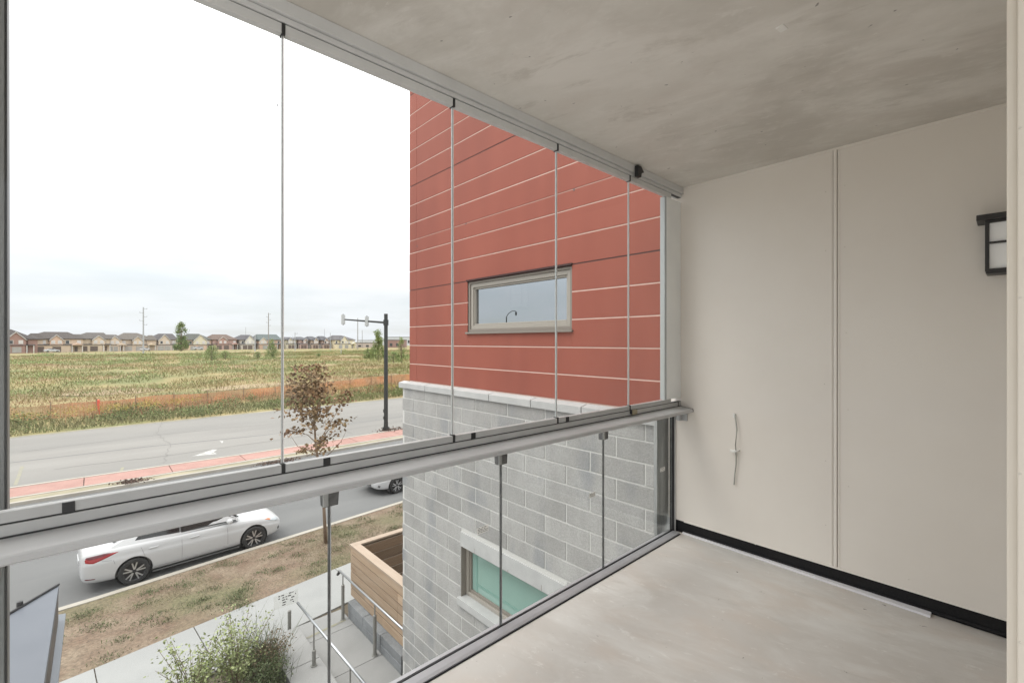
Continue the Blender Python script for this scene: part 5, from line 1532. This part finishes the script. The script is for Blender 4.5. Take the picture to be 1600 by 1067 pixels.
# utility poles
def upole(px, yt, yb, t, r, m, label, cross=True):
    p = atT(px, yb, t)
    o = empty('utility_pole', p, ROW, label, 'utility pole', 'utility poles beyond the field')
    h = (yb - yt)/711*t
    MB().tube([(0, 0, -1), (0, 0, h)], [r, r*.7], 8).build('shaft', m, o, world=False)
    if cross:
        b = MB()
        for k in range(5 if cross > 1 else 2):
            z = h - .7 - k*1.5
            s_ = -1 if k % 2 else 1
            b.box((0, -.06, z), (s_*1.1, .06, z + .12)); b.tube([(s_*1.1, 0, z), (s_*1.1, 0, z + .45)], .08, 6)
        b.build('crossarm', m, o, world=False)
M['pole_pale'] = mat('pale concrete pole', (.36, .37, .39), .85)
M['pole_grey'] = mat('grey wood pole', (.26, .25, .24), .9)
upole(224, 480, 549, 172, .28, M['pole_pale'], 'tall pale utility pole with stacked insulators in front of the tan house', 2)
upole(419.5, 489, 545, 240, .28, M['pole_grey'], 'grey utility pole with insulators by the grey green roof', 2)
upole(559, 497, 544, 260, .26, M['pole_grey'], 'tall thin pole just left of the bushes', 0)
upole(398.5, 523, 545, 190, .24, M['pole_pale'], 'short pale lamp pole before the white gable', 0)
upole(384, 511, 545, 300, .16, M['pole_pale'], 'faint thin pole above the white gabled house', 0)
upole(461, 519, 544.5, 200, .18, M['pole_pale'], 'pale lamp post before the small grey roofed house', 1)
upole(516, 520, 544, 240, .2, M['pole_pale'], 'pale post at the edge of the pale yellow house', 0)
upole(507, 514, 544, 300, .16, M['pole_pale'], 'faint thin mast above the narrow dull brown house', 0)
upole(566, 516, 544, 330, .2, M['pole_grey'], 'thin pole right of the tall thin pole', 0)
upole(533, 527, 551, 170, .12, M['pole_pale'], 'white signpost standing in the meadow before the pale yellow house', 0)

# ------------------------------------------------------------------ trees and bushes in the field
def bush(px, yb, wpx, hpx, t, m, label, shape='round', n=2600, group='bushes in the meadow', name='bush', cat='bush'):
    base = atT(px, yb, t)
    zf = fh(base.x, base.y) if -60 < base.x < 160 else base.z
    base.z = min(base.z, base.z)
    s = t/711.0
    W_, H_ = wpx*s, hpx*s
    r = empty(name, base, 0, label, cat, group)
    b = MB(); P = []
    for k in range(9):
        a = random.uniform(0, 2*PI); rr = random.uniform(0, .5)*W_*.5
        b.tube([(0, 0, -.2), (rr*.4*math.cos(a), rr*.4*math.sin(a), H_*.4), (rr*math.cos(a), rr*math.sin(a), H_*random.uniform(.6, .9))], [W_*.02, W_*.012, .02], 5)
    b.build('trunk', M['bark'], r, world=False)
    ncl = 60
    for k in range(ncl):
        f = random.random()**(1.0 if shape == 'round' else 1.35)
        if shape == 'tall': wf = (1 - f)**.6 * (.75 + .35*random.random()) if f > .15 else .75
        elif shape == 'spire': wf = max(.16, 1.05 - f)
        else: wf = math.sqrt(max(.05, 1 - (f - .3)**2/.55))
        a = random.uniform(0, 2*PI); rr = math.sqrt(random.random())*W_*.5*wf*.85
        c = Vector((rr*math.cos(a), rr*math.sin(a), H_*(.06 + .9*f)))
        cr = W_*.13*random.uniform(.6, 1.3)
        for q in range(n//ncl):
            v = Vector((random.gauss(0, 1), random.gauss(0, 1), random.gauss(0, 1)*1.1))
            v = v.normalized()*cr*random.uniform(.3, 1.05)
            P.append(tuple(c + v))
    P = np.array(P); P[:, 2] = np.maximum(P[:, 2], .03)
    Vv, Ff = leaves(P, max(.16, W_*.05), .7)
    np_mesh('crown', Vv, Ff, m, r)
    return r
bush(283, 548, 30, 47, 158, M['leaf_tree'], 'tall green poplar standing before the row of houses', 'tall', 4200, None, 'poplar_tree', 'tree')
bush(331, 562, 26, 22, 108, M['leaf_pale'], 'pale green bush in the meadow right of the poplar', 'round', 1800)
bush(352, 561, 20, 13, 112, M['leaf_pale'], 'low pale bush beside the pale green bush', 'round', 1200)
bush(425, 558, 26, 28, 118, M['leaf_pale'], 'yellow green bush left of the glass joint', 'tall', 2200)
bush(403, 559, 14, 9, 118, M['leaf_tree'], 'low dark bush left of the yellow green bush', 'round', 900)
bush(591, 562, 34, 46, 105, M['leaf_pale'], 'tall yellow green bush left of the signal mast', 'spire', 3600)
bush(578, 560, 26, 16, 107, M['leaf_tree'], 'low dark bush left of the signal mast', 'round', 1500)
bush(627, 566, 26, 42, 98, M['leaf_pale'], 'wispy green bush between the signal mast and the red wall', 'spire', 1800)
bush(615, 566, 24, 16, 98, M['leaf_tree'], 'low dark bush at the foot of the signal mast', 'round', 1200)
bush(498, 557, 8, 5, 118, M['leaf_tree'], 'tiny dark bush in the open meadow', 'round', 400)
